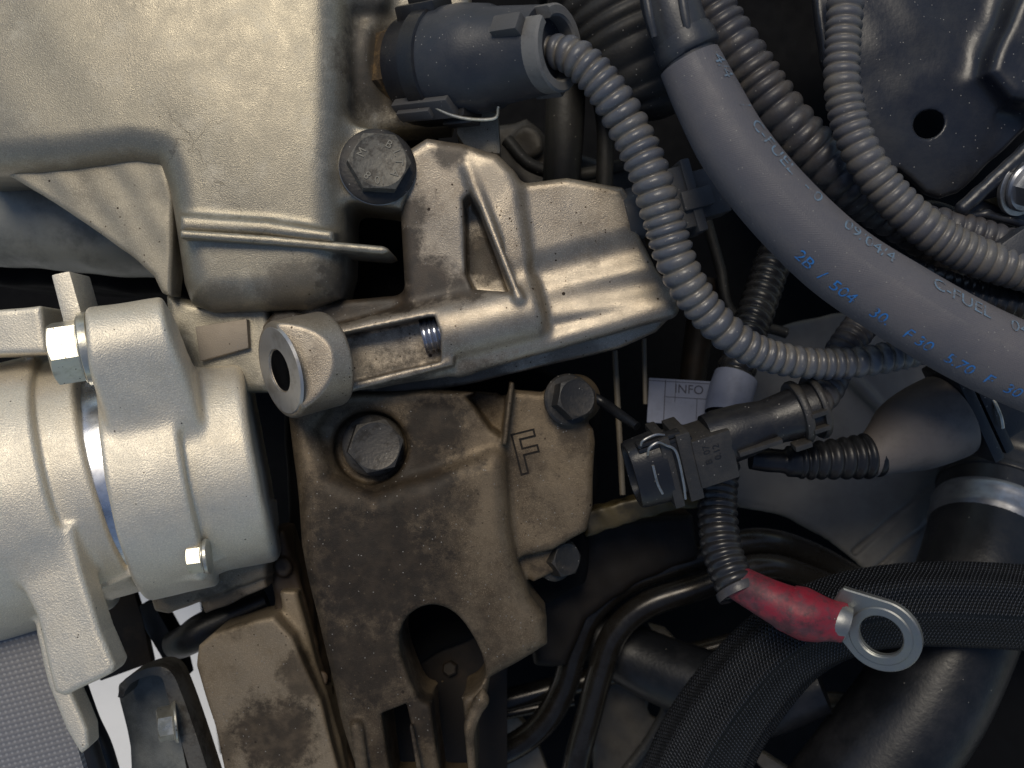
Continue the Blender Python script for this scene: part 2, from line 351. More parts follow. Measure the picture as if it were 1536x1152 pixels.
def merge(*vf):
    V_, F_, o = [], [], 0
    for v, f in vf: V_.append(np.asarray(v)); F_ += [[i + o for i in q] for q in f]; o += len(v)
    return np.concatenate(V_), F_
def smooth_poly(pts, n=6):
    """closed Catmull-Rom through the points"""
    p = [np.array(q, float) for q in pts]; m = len(p); out = []
    for i in range(m):
        p0, p1, p2, p3 = p[i - 1], p[i], p[(i + 1) % m], p[(i + 2) % m]
        for k in range(n):
            t = k / n; out.append(tuple(.5 * ((2 * p1) + (-p0 + p2) * t + (2 * p0 - 5 * p1 + 4 * p2 - p3) * t * t + (-p0 + 3 * p1 - 3 * p2 + p3) * t ** 3)))
    return out
def text_mesh(body, size, extrude=0.0, align='CENTER', res=3, off=0.0):
    c = bpy.data.curves.new('lettering', 'FONT'); c.body = body; c.size = size; c.extrude = extrude; c.align_x = align; c.align_y = 'CENTER'; c.resolution_u = res; c.offset = off
    o = bpy.data.objects.new('lettering', c); COL.objects.link(o); dg = bpy.context.evaluated_depsgraph_get()
    me = bpy.data.meshes.new_from_object(o.evaluated_get(dg))
    v = np.array([q.co[:] for q in me.vertices]).reshape(-1, 3); f = [list(q.vertices) for q in me.polygons]
    bpy.data.objects.remove(o); bpy.data.curves.remove(c); bpy.data.meshes.remove(me); return v, f
def bolt(at, axis, R, h, label, m='blackbolt', flange=(1.25, 5), marks=None, spin=0.0, name='hex_bolt', group=None, washer=None, shank=None):
    """axis points out of the head"""
    r_ = root(name, at, label, 'bolt', group); fr = Fr(at, axis, up=(0, 1, .01) if abs(nrm(axis)[2]) > .5 else (0, 0, 1))
    f0 = 0.0
    if washer:
        wr, wh, wm = washer
        v, f = lathe(fr, [(0, R * .5), (0, wr - 1), (1, wr), (wh - 1, wr), (wh, wr - 1), (wh, R * .5)], 44); obj('washer', v, f, wm, r_); f0 = wh + .4
    fr_, fh = flange
    v, f = lathe(fr, [(f0, R * .4), (f0, R * fr_ - 1), (f0 + 1, R * fr_), (f0 + fh * .6, R * fr_), (f0 + fh, R * fr_ * .93), (f0 + fh + 2, R * .8)], 44); obj('flange', v, f, m, r_)
    seg = 48; th = np.arange(seg) * 2 * np.pi / seg
    rh = R * math.cos(math.pi / 6) / np.cos((th % (math.pi / 3)) - math.pi / 6); rc = R * .83
    b0 = f0 + fh * .7; lev = [(np.full(seg, b0), rh), (b0 + h - np.maximum(rh - rc, 0.4) * .55, rh), (np.full(seg, b0 + h), np.full(seg, rc)), (np.full(seg, b0 + h - R * .03), np.full(seg, rc * .9))]
    vs = []
    for a, r in lev: vs.append(np.stack([a, r * np.cos(th + spin), r * np.sin(th + spin)], 1))
    v = fr(np.concatenate(vs)); F = [[i * seg + j, i * seg + (j + 1) % seg, (i + 1) * seg + (j + 1) % seg, (i + 1) * seg + j] for i in range(3) for j in range(seg)] + [[3 * seg + j for j in range(seg)]]
    hd = obj('head', v, F, m if not marks else 'greybolt', r_, angle=24)
    if marks:
        for k, (ch, ang) in enumerate(marks):
            tv, tf = text_mesh(ch, R * .36, R * .02); a = math.radians(ang)
            cx, cy = math.cos(a) * R * .60, math.sin(a) * R * .60; rot = a - math.pi / 2
            x = tv[:, 0] * math.cos(rot) - tv[:, 1] * math.sin(rot) + cx; y = tv[:, 0] * math.sin(rot) + tv[:, 1] * math.cos(rot) + cy
            ex, ey = np.array([1.0, 0, 0]), np.array([0, 1.0, 0]); ax = nrm(axis); ex = nrm(ex - ax * ex.dot(ax)); ey = np.cross(ax, ex)
            p = np.array(at) + ax * (b0 + h - R * .02) + x[:, None] * ex + y[:, None] * ey + tv[:, 2:3] * ax
            obj('head_marking', p, tf, 'mark', hd, smooth=False)
    if shank:
        v, f = lathe(fr, [(-shank, R * .5), (1, R * .5)], 20); obj('shank', v, f, m, r_)
    return r_

# ------------------------------------------------------------------ signed-distance castings
class Cast:
    def __init__(self, lo, hi, vox):
        n = [int((hi[i] - lo[i]) / vox) + 2 for i in range(3)]
        ax = [(lo[i] + vox * np.arange(n[i])).astype('f4') for i in range(3)]
        self.lo, self.vox = np.array(lo, float), vox
        self.X, self.Y, self.Z = ax[0][:, None, None], ax[1][None, :, None], ax[2][None, None, :]
        self.d = np.full(n, 1e3, 'f4')
    def poly(self, pts, X=None, Y=None):
        X = self.X if X is None else X; Y = self.Y if Y is None else Y
        p = np.array(pts, 'f4'); n = len(p); d = None; s = 1.0
        for i in range(n):
            a, b_ = p[i], p[i - 1]; e = b_ - a; wx, wy = X - a[0], Y - a[1]
            t = np.clip((wx * e[0] + wy * e[1]) / (e @ e + 1e-9), 0, 1); bx, by = wx - e[0] * t, wy - e[1] * t; dd = bx * bx + by * by
            d = dd if d is None else np.minimum(d, dd)
            c1, c2, c3 = Y >= a[1], Y < b_[1], e[0] * wy > e[1] * wx
            fl = (c1 & c2 & c3) | (~c1 & ~c2 & ~c3); s = np.where(fl, -s, s)
        return (s * np.sqrt(d)).astype('f4')
    @staticmethod
    def rnd(q1, q2, r):
        a, b_ = q1 + r, q2 + r
        return np.sqrt(np.maximum(a, 0) ** 2 + np.maximum(b_, 0) ** 2) + np.minimum(np.maximum(a, b_), 0) - r
    def prism(self, pts, z0, z1, r=6, zref=None, slope=(0, 0), dome=0.0, ctr=(0, 0), curve=False):
        zr = z1 if zref is None else zref
        if curve: pts = smooth_poly(pts, 5)
        u = [V(x, y, zr)[:2] for x, y in pts]; d2 = self.poly(u)
        c = V(ctr[0], ctr[1], zr); zz = self.Z - slope[0] * (self.X - c[0]) - slope[1] * (self.Y - c[1]) + dome * ((self.X - c[0]) ** 2 + (self.Y - c[1]) ** 2)
        return self.rnd(d2, np.abs(zz - (z0 + z1) / 2) - (z1 - z0) / 2, r)
    def cyl(self, a, b_, R, r=6, R2=None):
        a, b_ = np.array(a), np.array(b_); L = np.linalg.norm(b_ - a); n = (b_ - a) / L
        x, y, z = self.X - a[0], self.Y - a[1], self.Z - a[2]; t = x * n[0] + y * n[1] + z * n[2]
        rad = np.sqrt(np.maximum(x * x + y * y + z * z - t * t, 0)); RR = R if R2 is None else R + (R2 - R) * np.clip(t / L, 0, 1)
        return self.rnd(rad - RR, np.abs(t - L / 2) - L / 2, r).astype('f4')
    def cap(self, a, b_, R, R2=None):
        a, b_ = np.array(a), np.array(b_); ab = b_ - a; x, y, z = self.X - a[0], self.Y - a[1], self.Z - a[2]
        t = np.clip((x * ab[0] + y * ab[1] + z * ab[2]) / (ab @ ab), 0, 1); RR = R if R2 is None else R + (R2 - R) * t
        return (np.sqrt((x - ab[0] * t) ** 2 + (y - ab[1] * t) ** 2 + (z - ab[2] * t) ** 2) - RR).astype('f4')
    def obox(self, fr, x, y, z, r=3):
        px, py, pz = self.X - fr.o[0], self.Y - fr.o[1], self.Z - fr.o[2]; q = []
        for ax, (a, b_) in ((fr.x, x), (fr.y, y), (fr.z, z)):
            q.append(np.abs(px * ax[0] + py * ax[1] + pz * ax[2] - (a + b_) / 2) - (b_ - a) / 2 + r)
        return (np.sqrt(sum(np.maximum(k, 0) ** 2 for k in q)) + np.minimum(np.maximum(np.maximum(q[0], q[1]), q[2]), 0) - r).astype('f4')
    def add(self, d, k=0):
        if k:
            h = np.maximum(k - np.abs(self.d - d), 0) / k; self.d = np.minimum(self.d, d) - h * h * k / 4
        else: self.d = np.minimum(self.d, d)
    def cut(self, d, k=0):
        d = -d
        if k:
            h = np.maximum(k - np.abs(self.d - d), 0) / k; self.d = np.maximum(self.d, d) + h * h * k / 4
        else: self.d = np.maximum(self.d, d)
    def wobble(self, amp=1.2, L=70.0, ph=0.0):
        self.d = self.d + amp * (np.sin(self.X / L * 2.1 + 1.3 * np.sin(self.Y / L * 1.7 + ph)) * np.sin(self.Y / L * 2.3 + ph) + .6 * np.sin(self.X / L * 4.9 + self.Y / L * 3.1 + self.Z / L * 3 + ph))
    def mesh(self):
        d = np.broadcast_to(self.d, self.d.shape).copy()
        for sl in ((0,), (-1,)): d[sl[0]] = np.maximum(d[sl[0]], .5); d[:, sl[0]] = np.maximum(d[:, sl[0]], .5); d[:, :, sl[0]] = np.maximum(d[:, :, sl[0]], .5)
        ins = d < 0; n = np.array(d.shape)
        cnt = np.zeros(n - 1, 'i1')
        for i in (0, 1):
            for j in (0, 1):
                for k in (0, 1): cnt += ins[i:n[0] - 1 + i, j:n[1] - 1 + j, k:n[2] - 1 + k]
        act = (cnt > 0) & (cnt < 8); I = np.argwhere(act); idx = np.full(n - 1, -1, 'i4'); idx[act] = np.arange(len(I))
        acc = np.zeros((len(I), 3)); num = np.zeros(len(I))
        cs = [(i, j, k) for i in (0, 1) for j in (0, 1) for k in (0, 1)]
        for a in cs:
            for ax in range(3):
                if a[ax]: continue
                b_ = list(a); b_[ax] = 1
                da = d[I[:, 0] + a[0], I[:, 1] + a[1], I[:, 2] + a[2]]; db = d[I[:, 0] + b_[0], I[:, 1] + b_[1], I[:, 2] + b_[2]]
                mk = (da < 0) != (db < 0); t = np.where(mk, da / np.where(mk, da - db, 1), 0)
                p = np.array(a, float)[None] + np.zeros((len(I), 3)); p[:, ax] += t; acc[mk] += p[mk]; num[mk] += 1
        verts = self.lo + (I + acc / num[:, None]) * self.vox
        F = []
        for ax in range(3):
            o = [0, 1, 2]; o.remove(ax); u, v_ = o
            sl0 = [slice(None)] * 3; sl1 = [slice(None)] * 3; sl0[ax] = slice(0, -1); sl1[ax] = slice(1, None)
            a, b_ = ins[tuple(sl0)], ins[tuple(sl1)]; E = np.argwhere(a != b_); E = E[(E[:, u] > 0) & (E[:, v_] > 0) & (E[:, u] < n[u] - 1) & (E[:, v_] < n[v_] - 1)]
            def cell(du, dv): q = E.copy(); q[:, u] -= du; q[:, v_] -= dv; return idx[q[:, 0], q[:, 1], q[:, 2]]
            q = np.stack([cell(1, 1), cell(0, 1), cell(0, 0), cell(1, 0)], 1); fl = a[E[:, 0], E[:, 1], E[:, 2]]
            if ax == 1: fl = ~fl
            q = np.where(fl[:, None], q, q[:, ::-1]); F.append(q)
        F = np.concatenate(F); F = F[(F >= 0).all(1)]
        return verts, F
    def obj(self, name, m, parent=None):
        v, f = self.mesh(); return obj(name, v, f, m, parent, angle=None)
def bounds(x0, x1, y0, y1, z0, z1):
    c = [V(x, y, z) for x in (x0, x1) for y in (y0, y1) for z in (z0, z1)]; c = np.array(c)
    return c.min(0), c.max(0)
# ================================================================== THE SETTING
gv, gf = prism(FLAT, [(-9000, -9000), (9000, -9000), (9000, 9000), (-9000, 9000)], -2420, -2400, 0)
g = obj('ground', gv, gf, 'ground', smooth=False); g['kind'] = 'structure'
# black undertray added below the engine to keep the gaps dark: open at the lower left, where the sunlit ground shows
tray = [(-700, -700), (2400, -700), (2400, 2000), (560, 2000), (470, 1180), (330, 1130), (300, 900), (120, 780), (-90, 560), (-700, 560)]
v, f = px_prism(tray, -900, -880, 0); u = obj('backdrop', v, f, 'black', smooth=False)
tag(u, 'flat black undertray added far below the hoses and engine castings', 'backdrop')

# ================================================================== ENGINE CASTINGS
# ---- front cover housing, upper left
fc = root('engine_cover', V(260, 200, -140), 'big weathered grey cast aluminium engine cover filling the upper left', 'engine cover')
lo, hi = bounds(-90, 770, -90, 490, -170, 75)
c = Cast(lo, hi, 3.2)
c.add(c.prism([(-90, -90), (512, -90), (517, 60), (516, 185), (510, 260), (510, 330), (508, 400), (497, 440), (450, 459), (300, 464), (268, 452), (257, 420), (247, 330), (240, 280), (226, 240), (190, 234), (120, 242), (40, 250), (-90, 254)], -170, 36, 50, dome=.00016, ctr=(300, 90)))
c.add(c.prism([(268, 322), (400, 330), (500, 345), (500, 362), (400, 352), (268, 346)], -50, 40, 9), 16)
c.add(c.prism([(480, -90), (690, -90), (712, 20), (690, 120), (672, 182), (600, 190), (530, 205), (480, 205)], -165, -62, 18, slope=(-.12, .05), ctr=(600, 90)), 46)
c.add(c.cyl(V(530, 106, -140), V(596, 98, -98), 84, 10), 26)
c.add(c.cap(V(528, -12, -30), V(560, -6, -40), 24), 20)
c.add(c.prism([(494, 240), (506, 200), (518, 184), (548, 188), (604, 205), (622, 262), (600, 312), (512, 300)], -150, -4, 10), 22)
c.wobble(.6, 110)
c.obj('housing', 'cover', fc)
c = Cast(*bounds(-90, 300, 160, 460, -90, 20), 2.6)
c.add(c.prism([(-90, 170), (236, 170), (262, 300), (258, 446), (244, 440), (233, 414), (197, 385), (128, 335), (60, 292), (0, 258), (-90, 232)], -70, -12, 7, slope=(.06, .0), ctr=(120, 300)))
c.wobble(1.0, 45, 2); c.obj('mounting_ear', 'ear', fc)
c = Cast(*bounds(250, 600, 330, 395, -90, 60), 2.4)
c.add(c.prism([(272, 345), (400, 352), (572, 366), (580, 370), (581, 375), (572, 379), (400, 366), (272, 358)], -80, 44, 6, slope=(-.09, 0), ctr=(380, 360)))
c.obj('ledge', 'cover', fc)
v, f = px_prism([(292, 490), (370, 478), (373, 522), (300, 542)], -70, -30, 3); obj('cast_pad', v, f, 'pad', fc)
# pocket of metal between cover, pad and tensioner
c = Cast(*bounds(230, 430, 420, 600, -150, 0), 3)
c.add(c.prism([(246, 440), (300, 455), (400, 455), (412, 520), (405, 590), (260, 590)], -140, -45, 14)); c.wobble(1.2, 60)
c.obj('lower_web', 'cover', fc)

# ---- alternator bracket: upright, rib, eye, boss with slot, stepped wing
ab = root('mounting_bracket', V(680, 520, -150), 'warm grey cast bracket with hollow eye, open slot and stepped wing, across the centre', 'bracket')
lo, hi = bounds(380, 1040, 180, 640, -170, 70)
c = Cast(lo, hi, 2.7)
c.add(c.prism([(598, 300), (600, 232), (640, 206), (695, 214), (745, 232), (768, 256), (778, 290), (790, 430), (700, 470), (606, 470)], -160, -18, 18, slope=(0, .10), ctr=(680, 300)))
c.add(c.prism([(760, 300), (775, 276), (850, 266), (935, 279), (950, 300), (956, 340), (974, 372), (985, 398), (1000, 420), (1004, 450), (960, 480), (700, 540), (700, 400)], -160, -34, 14, slope=(-.05, .06), ctr=(860, 380)), 20)
c.add(c.cap(V(770, 470, -62), V(990, 447, -66), 30), 14)
c.add(c.cap(V(560, 568, -50), V(700, 545, -46), 15), 12)
c.add(c.cap(V(690, 548, -46), V(1002, 462, -52), 17), 12)
c.add(c.prism([(560, 560), (700, 530), (960, 460), (1014, 440), (1017, 462), (985, 498), (930, 522), (720, 572), (600, 596), (440, 612), (430, 560)], -160, -92, 8), 26)
c.cut(c.cap(V(770, 418, -16), V(985, 364, -26), 22), 20)
c.cut(c.cap(V(830, 452, -16), V(1010, 422, -28), 16), 18)
# slope behind boss, oily
c.add(c.prism([(405, 480), (440, 462), (520, 448), (640, 440), (700, 430), (700, 520), (420, 560)], -160, -52, 12), 22)
# boss
c.add(c.cyl(V(480, 545, -36), V(812, 462, -50), 51, 20), 16)
c.add(c.prism([(500, 492), (560, 478), (648, 461), (668, 464), (682, 500), (680, 548), (580, 574), (506, 592)], -70, -6, 7), 6)
c.cut(c.prism([(510, 502), (560, 491), (640, 475), (652, 474), (662, 502), (661, 543), (580, 561), (512, 578), (503, 540)], -62, 60, 8, zref=-10), 5)
c.cut(c.cyl(V(640, 505, -45), V(700, 490, -49), 27, 1), 0)
# raised lip around slot
# eye
ea, eb = V(420, 556, 42), V(497, 537, -8)
c.add(c.cyl(ea, eb, 73, 7), 10)
c.add(c.prism([(392, 490), (410, 466), (440, 462), (470, 480), (470, 600), (425, 600), (400, 575)], -120, -36, 10), 8)
c.cut(c.cyl(ea + (ea - eb), eb, 31, 2), 2)
# rib
c.add(c.prism([(703, 250), (742, 242), (768, 264), (796, 425), (783, 444)], -140, -20, 8), 24)
c.add(c.cap(V(700, 250, -18), V(778, 446, 2), 6), 14)
c.cut(c.prism([(690, 285), (700, 275), (716, 300), (752, 398), (764, 430), (706, 424), (694, 400)], -95, 60, 7), 8)
c.wobble(.5, 80, 1)
c.obj('body', 'bracket', ab)
ax = nrm(ea - eb); fr = Fr(ea + ax * .6, ax)
v, f = lathe(fr, [(-3, 32), (.6, 33), (.6, 64), (-3, 67)], 56); obj('machined_face', v, f, 'machined', ab)
v, f = lathe(fr, [(-2, 30.6), (-90, 30.6), (-90, 28.6), (-2, 28.6)], 40); obj('bore_shade', v, f, 'black', ab)  # black lining paints the shade inside the eye
ta, tb = V(634, 506, -45), V(706, 489, -49); fr = Fr(ta, tb - ta); pr = []
for k in range(9): pr += [(k * 8, 28), (k * 8 + 3.2, 23.5), (k * 8 + 4.8, 23.5)]
v, f = lathe(fr, pr, 40); f = f[:-2]; obj('threaded_insert', v, [q[::-1] for q in f], 'thread', ab)

# ---- grimy mounting arm, lower centre
am = root('engine_mount_arm', V(640, 850, -160), 'grimy brown cast engine mount arm with oval pocket, below the bracket eye', 'engine mount')
lo, hi = bounds(410, 920, 560, 1230, -190, 10)
c = Cast(lo, hi, 3.0)
c.add(c.prism([(426, 604), (520, 588), (640, 584), (745, 590), (757, 640), (760, 690), (766, 800), (776, 850), (798, 903), (822, 935), (823, 978), (735, 1028), (728, 1062), (712, 1085), (716, 1240), (546, 1240), (505, 1085), (488, 1000), (466, 900), (449, 820), (440, 720)], -190, -42, 26, slope=(-.05, .0), dome=.0002, ctr=(600, 800)))
c.add(c.prism([(740, 600), (775, 585), (845, 590), (875, 626), (890, 645), (893, 665), (889, 760), (880, 797), (830, 826), (780, 836), (760, 800), (750, 700)], -190, -88, 12), 14)
c.add(c.prism([(770, 790), (850, 800), (850, 850), (800, 875), (780, 860)], -190, -120, 8), 10)
c.add(c.cyl(V(866, 598, -150), V(850, 600, -84), 40, 6), 10)
# ridge round the pocket and down the right edge
for a, b_ in (((668, 948), (712, 1010)), ((712, 1010), (722, 1050)), ((722, 1050), (700, 1095)), ((700, 1095), (712, 1240)), ((612, 1092), (640, 1240)), ((535, 1090), (556, 1240))):
    c.add(c.cap(V(*a, -50), V(*b_, -50), 10), 12)
c.cut(c.prism([(586, 1000), (592, 962), (614, 940), (645, 934), (676, 948), (702, 982), (720, 1022), (722, 1058), (700, 1084), (656, 1094), (622, 1092), (600, 1050)], -260, 60, 8, curve=True), 10)
c.cut(c.prism([(556, 1112), (596, 1096), (622, 1240), (572, 1240)], -260, 60, 6), 8)
c.cut(c.prism([(636, 1100), (688, 1092), (700, 1240), (652, 1240)], -260, 60, 6), 8)
c.cut(c.prism([(476, 645), (498, 712), (560, 738), (640, 712), (746, 672), (748, 612), (600, 596), (500, 612)], -74, 60, 14, zref=-50), 34)
c.cut(c.cyl(V(557, 672, -112), V(548, 672, 60), 58, 6), 12)
c.cut(c.cap(V(590, 622, -36), V(720, 608, -44), 20), 26)
c.cut(c.prism([(698, 596), (758, 574), (760, 596), (752, 655), (735, 645)], -160, 60, 5, zref=-42), 8)
c.add(c.prism([(764, 572), (772, 574), (760, 668), (753, 668)], -160, -48, 3), 6)
c.wobble(.8, 90, 3)
c.obj('body', 'arm', am)
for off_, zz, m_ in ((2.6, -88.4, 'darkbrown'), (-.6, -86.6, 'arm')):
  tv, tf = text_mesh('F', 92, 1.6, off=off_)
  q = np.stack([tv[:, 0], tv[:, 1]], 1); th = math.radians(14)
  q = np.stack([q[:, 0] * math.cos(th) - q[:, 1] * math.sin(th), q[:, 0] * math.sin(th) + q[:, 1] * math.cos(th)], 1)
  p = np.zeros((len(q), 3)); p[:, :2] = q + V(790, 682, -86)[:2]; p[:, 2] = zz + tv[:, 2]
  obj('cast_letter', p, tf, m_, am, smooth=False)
v, f = px_prism([(520, 910), (760, 910), (760, 1240), (520, 1240)], -300, -280, 2, zref=-100); obj('pocket_floor', v, f, 'darkbrown', am)  # dark plate added so the openings look deep in shade
# bolt stub in the pocket
v, f = lathe(Fr(V(676, 1002, -280), (-.1, .2, 1)), [(0, 14), (14, 14), (16, 11), (16, 0)], 6); obj('pocket_stud', v, f, 'darkbrown', am, angle=20)

# ---- tan castings lower left
lc = root('lower_casting', V(400, 1050, -230), 'tan cast block with black tar stain, bottom edge, left of mount arm', 'casting')
c = Cast(*bounds(270, 560, 900, 1230, -240, -90), 3)
c.add(c.prism([(296, 970), (320, 950), (384, 930), (412, 924), (440, 955), (482, 1050), (530, 1240), (350, 1240), (318, 1090), (292, 1000)], -230, -120, 6, slope=(.08, .05), ctr=(380, 1040)))
c.add(c.prism([(404, 800), (432, 800), (448, 900), (475, 1000), (510, 1110), (530, 1240), (500, 1240), (470, 1080), (428, 940)], -240, -150, 8), 10)
c.wobble(.7, 70, 4); c.obj('block', 'lower', lc)
lb = root('ribbed_casting', V(310, 870, -230), 'grey tan cast ledge just below the bright tensioner drum', 'casting')
c = Cast(*bounds(190, 440, 770, 960, -240, -70), 3)
c.add(c.prism([(212, 812), (300, 800), (395, 782), (402, 830), (398, 868), (300, 905), (246, 926), (226, 920), (216, 880)], -230, -110, 12, slope=(0, .2), ctr=(310, 860)))
c.add(c.prism([(300, 905), (398, 866), (400, 882), (306, 922)], -230, -128, 5), 6)
c.wobble(1.2, 50, 5); c.obj('block', 'lower', lb)
lf = root('side_flange', V(440, 950, -300), 'dark rusty flange strip squeezed between tan block and mount arm', 'flange')
c = Cast(*bounds(380, 560, 780, 1230, -300, -140), 3.2)
c.add(c.prism([(398, 800), (425, 795), (452, 880), (478, 980), (515, 1110), (560, 1240), (500, 1240), (450, 1020), (412, 920)], -300, -175, 10))
for (x, y) in ((425, 850), (445, 940), (478, 1020)): c.add(c.cyl(V(x, y, -260), V(x, y, -160), 16, 4), 6)
c.wobble(1.5, 30, 2); c.obj('strip', 'rust', lf)

# ---- pipe under the ear, upper left
pp_ = root('cast_pipe', V(100, 350, -260), 'sooty grey cast pipe under the beige ear at the left edge', 'pipe')
c = Cast(*bounds(-120, 300, 220, 480, -330, -80), 4)
c.add(c.cyl(V(-140, 330, -200), V(262, 362, -210), 66, 10)); c.add(c.cyl(V(-140, 292, -190), V(262, 320, -200), 60, 10), 30)
c.wobble(1.5, 70, 2); c.obj('pipe_wall', 'darkcast', pp_)

# ---- deep engine block faces behind everything (dark)
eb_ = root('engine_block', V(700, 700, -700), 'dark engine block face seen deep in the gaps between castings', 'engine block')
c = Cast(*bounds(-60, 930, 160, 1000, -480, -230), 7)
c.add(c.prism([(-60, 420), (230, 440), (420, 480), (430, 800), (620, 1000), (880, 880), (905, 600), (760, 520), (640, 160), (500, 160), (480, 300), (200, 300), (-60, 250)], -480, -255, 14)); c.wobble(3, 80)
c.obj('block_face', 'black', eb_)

# ================================================================== BELT TENSIONER (bright casting, left)
tn = root('belt_tensioner', V(200, 720, -200), 'bright shot-blasted aluminium belt tensioner with round drum at the left edge', 'tensioner')
c = Cast(*bounds(-110, 470, 430, 1160, -230, 190), 3.3)
c.add(c.cyl(V(240, 712, -104), V(394, 683, -134), 172, 14))                      # right drum
c.add(c.cyl(V(194, 722, -88), V(298, 702, -110), 190, 8), 5)                     # arm band
c.add(c.cyl(V(140, 522, 66), V(256, 504, 38), 58, 8), 34)                        # bolt boss
for t in (.2, .4, .6, .8, 1.0): c.add(c.cyl(V(140 + 40 * t, 522 + 110 * t, 66 - 46 * t), V(256 + 40 * t, 504 + 110 * t, 38 - 46 * t), 58, 8), 20)
c.add(c.prism([(196, 600), (262, 600), (300, 700), (302, 790), (302, 872), (196, 862)], -120, 0, 7), 14)

c.add(c.prism([(322, 790), (384, 762), (388, 806), (322, 842)], -160, -20, 5), 6)
c.wobble(.6, 60, 1)
c.obj('drum', 'clean', tn)
c = Cast(*bounds(-130, 260, 430, 1160, -200, 230), 3.3)
c.add(c.cyl(V(-140, 790, -66), V(124, 720, -114), 213, 10))
c.add(c.cyl(V(80, 732, -108), V(180, 705, -126), 198, 8), 6)
c.add(c.prism([(-130, 470), (-20, 466), (60, 458), (66, 500), (70, 530), (-130, 540)], -40, 40, 8), 10)
c.add(c.prism([(-20, 800), (106, 790), (122, 860), (150, 950), (172, 1000), (166, 1012), (96, 1046), (80, 1040), (52, 925), (20, 860)], 22, 78, 9), 14)
c.add(c.prism([(48, 915), (60, 902), (80, 960), (108, 1044), (130, 1096), (132, 1122), (120, 1132), (98, 1096), (72, 1028), (54, 955)], -34, 12, 6), 8)
c.add(c.prism([(110, 866), (200, 838), (208, 852), (206, 862), (136, 892), (118, 890)], -110, -4, 4), 5)
c.wobble(.6, 60, 2)
c.obj('pulley_housing', 'clean', tn)
v, f = lathe(Fr(V(120, 728, -104), V(220, 706, -124) - V(120, 728, -104)), [(0, 176), (112, 176)], 90); obj('shaft_sleeve', v, f, 'sleeve', tn)
v, f = px_prism([(76, 412), (104, 406), (122, 470), (120, 486), (96, 490)], -20, 52, 4); obj('lug', v, f, 'clean', tn)
# ================================================================== BOLTS
bolt(V(566, 252, -6), (.22, .06, 1), 47, 30, 'large dusty flange bolt with stamped head letters above the dark gap', m='blackbolt', flange=(1.22, 8),
     marks=[('M', 158), ('B', 62), ('L', 28), ('T', 0), ('A', -38), ('10', -88), ('8', -128)], washer=(58, 5, 'steel'), shank=60)
bolt(V(560, 668, -100), (.22, .04, 1), 44, 46, 'brown hex bolt sunk in round recess below the bracket slot', m='brownbolt', flange=(1.12, 7), spin=.2, shank=30)
bolt(V(852, 600, -82), (.35, .12, 1), 34, 32, 'black hex bolt at upper corner of mount arm beside dangling plug', flange=(1.22, 8), spin=.3, shank=40)
bolt(V(832, 836, -150), (.55, .05, .8), 30, 30, 'black hex bolt under lower corner of mount arm plate', flange=(1.3, 7), spin=.1, shank=40)
ta_ = nrm(V(140, 522, 66) - V(256, 504, 38))
bolt(V(140, 522, 66) + ta_ * .5, ta_, 47, 40, 'zinc plated hex bolt with washer on the tensioner boss', m='zinc', flange=(1.04, 3), washer=(53, 12, 'zinc'), spin=.25, shank=30)
bolt(V(314, 834, 30), nrm((-1, -.12, .12)), 22, 22, 'small zinc bolt under the tensioner drum', m='zinc', flange=(1.1, 3), washer=(26, 6, 'zinc'), spin=.3)
bolt(V(266, 1082, -120), nrm((-1, -.1, .35)), 28, 26, 'dirty zinc bolt through strap bracket at bottom left', m='zinc', flange=(1.2, 6), spin=.1)

# ================================================================== BELT, STRAP, LOWER LEFT BITS
pth = [(-40, 640, -70, 1), (0, 785, -60, 1), (30, 870, -55, 1), (62, 960, -50, 1), (98, 1060, -45, 1), (136, 1190, -45, 1)]
edge = spline([V(x, y, z) for x, y, z, _ in pth], 16); n = len(edge); L_ = np.concatenate([[0], np.cumsum(np.linalg.norm(np.diff(edge, axis=0), axis=1))])
W = 260; cols = 24; vs, uv = [], []
for lay in (0, 1):
    for i in range(n):
        for j in range(cols + 1):
            t = j / cols; vs.append(edge[i] + np.array([-W * t, -W * .22 * t, 24 * math.sin(t * 2.2) - 14 * lay])); uv.append((L_[i], W * t))
k = n * (cols + 1); F = []
for i in range(n - 1):
    for j in range(cols):
        a = i * (cols + 1) + j; q = [a, a + 1, a + cols + 2, a + cols + 1]; F.append(q[::-1]); F.append([x + k for x in q])
for i in range(n - 1):
    a = i * (cols + 1); F.append([a, a + cols + 1, a + cols + 1 + k, a + k])
o = obj('drive_belt', vs, F, 'belt', uv=uv); tag(o, 'grey drive belt with fine pale dots at the bottom left corner', 'belt')
pv, pf = [], []
pl = root('belt_pulley', V(40, 960, -150), 'black pulley rim between dotted belt and bright tensioner', 'pulley')
o, _ = tube('rim', [(-60, 640, -100, 22), (4, 790, -95, 22), (40, 880, -90, 22), (72, 965, -85, 22), (108, 1065, -80, 22), (150, 1200, -80, 22)], 'rubber', pl)
o, _ = tube('inner_rim', [(100, 1000, -150, 20), (128, 1080, -150, 20), (150, 1130, -150, 20), (175, 1220, -150, 20)], 'rubber', pl)

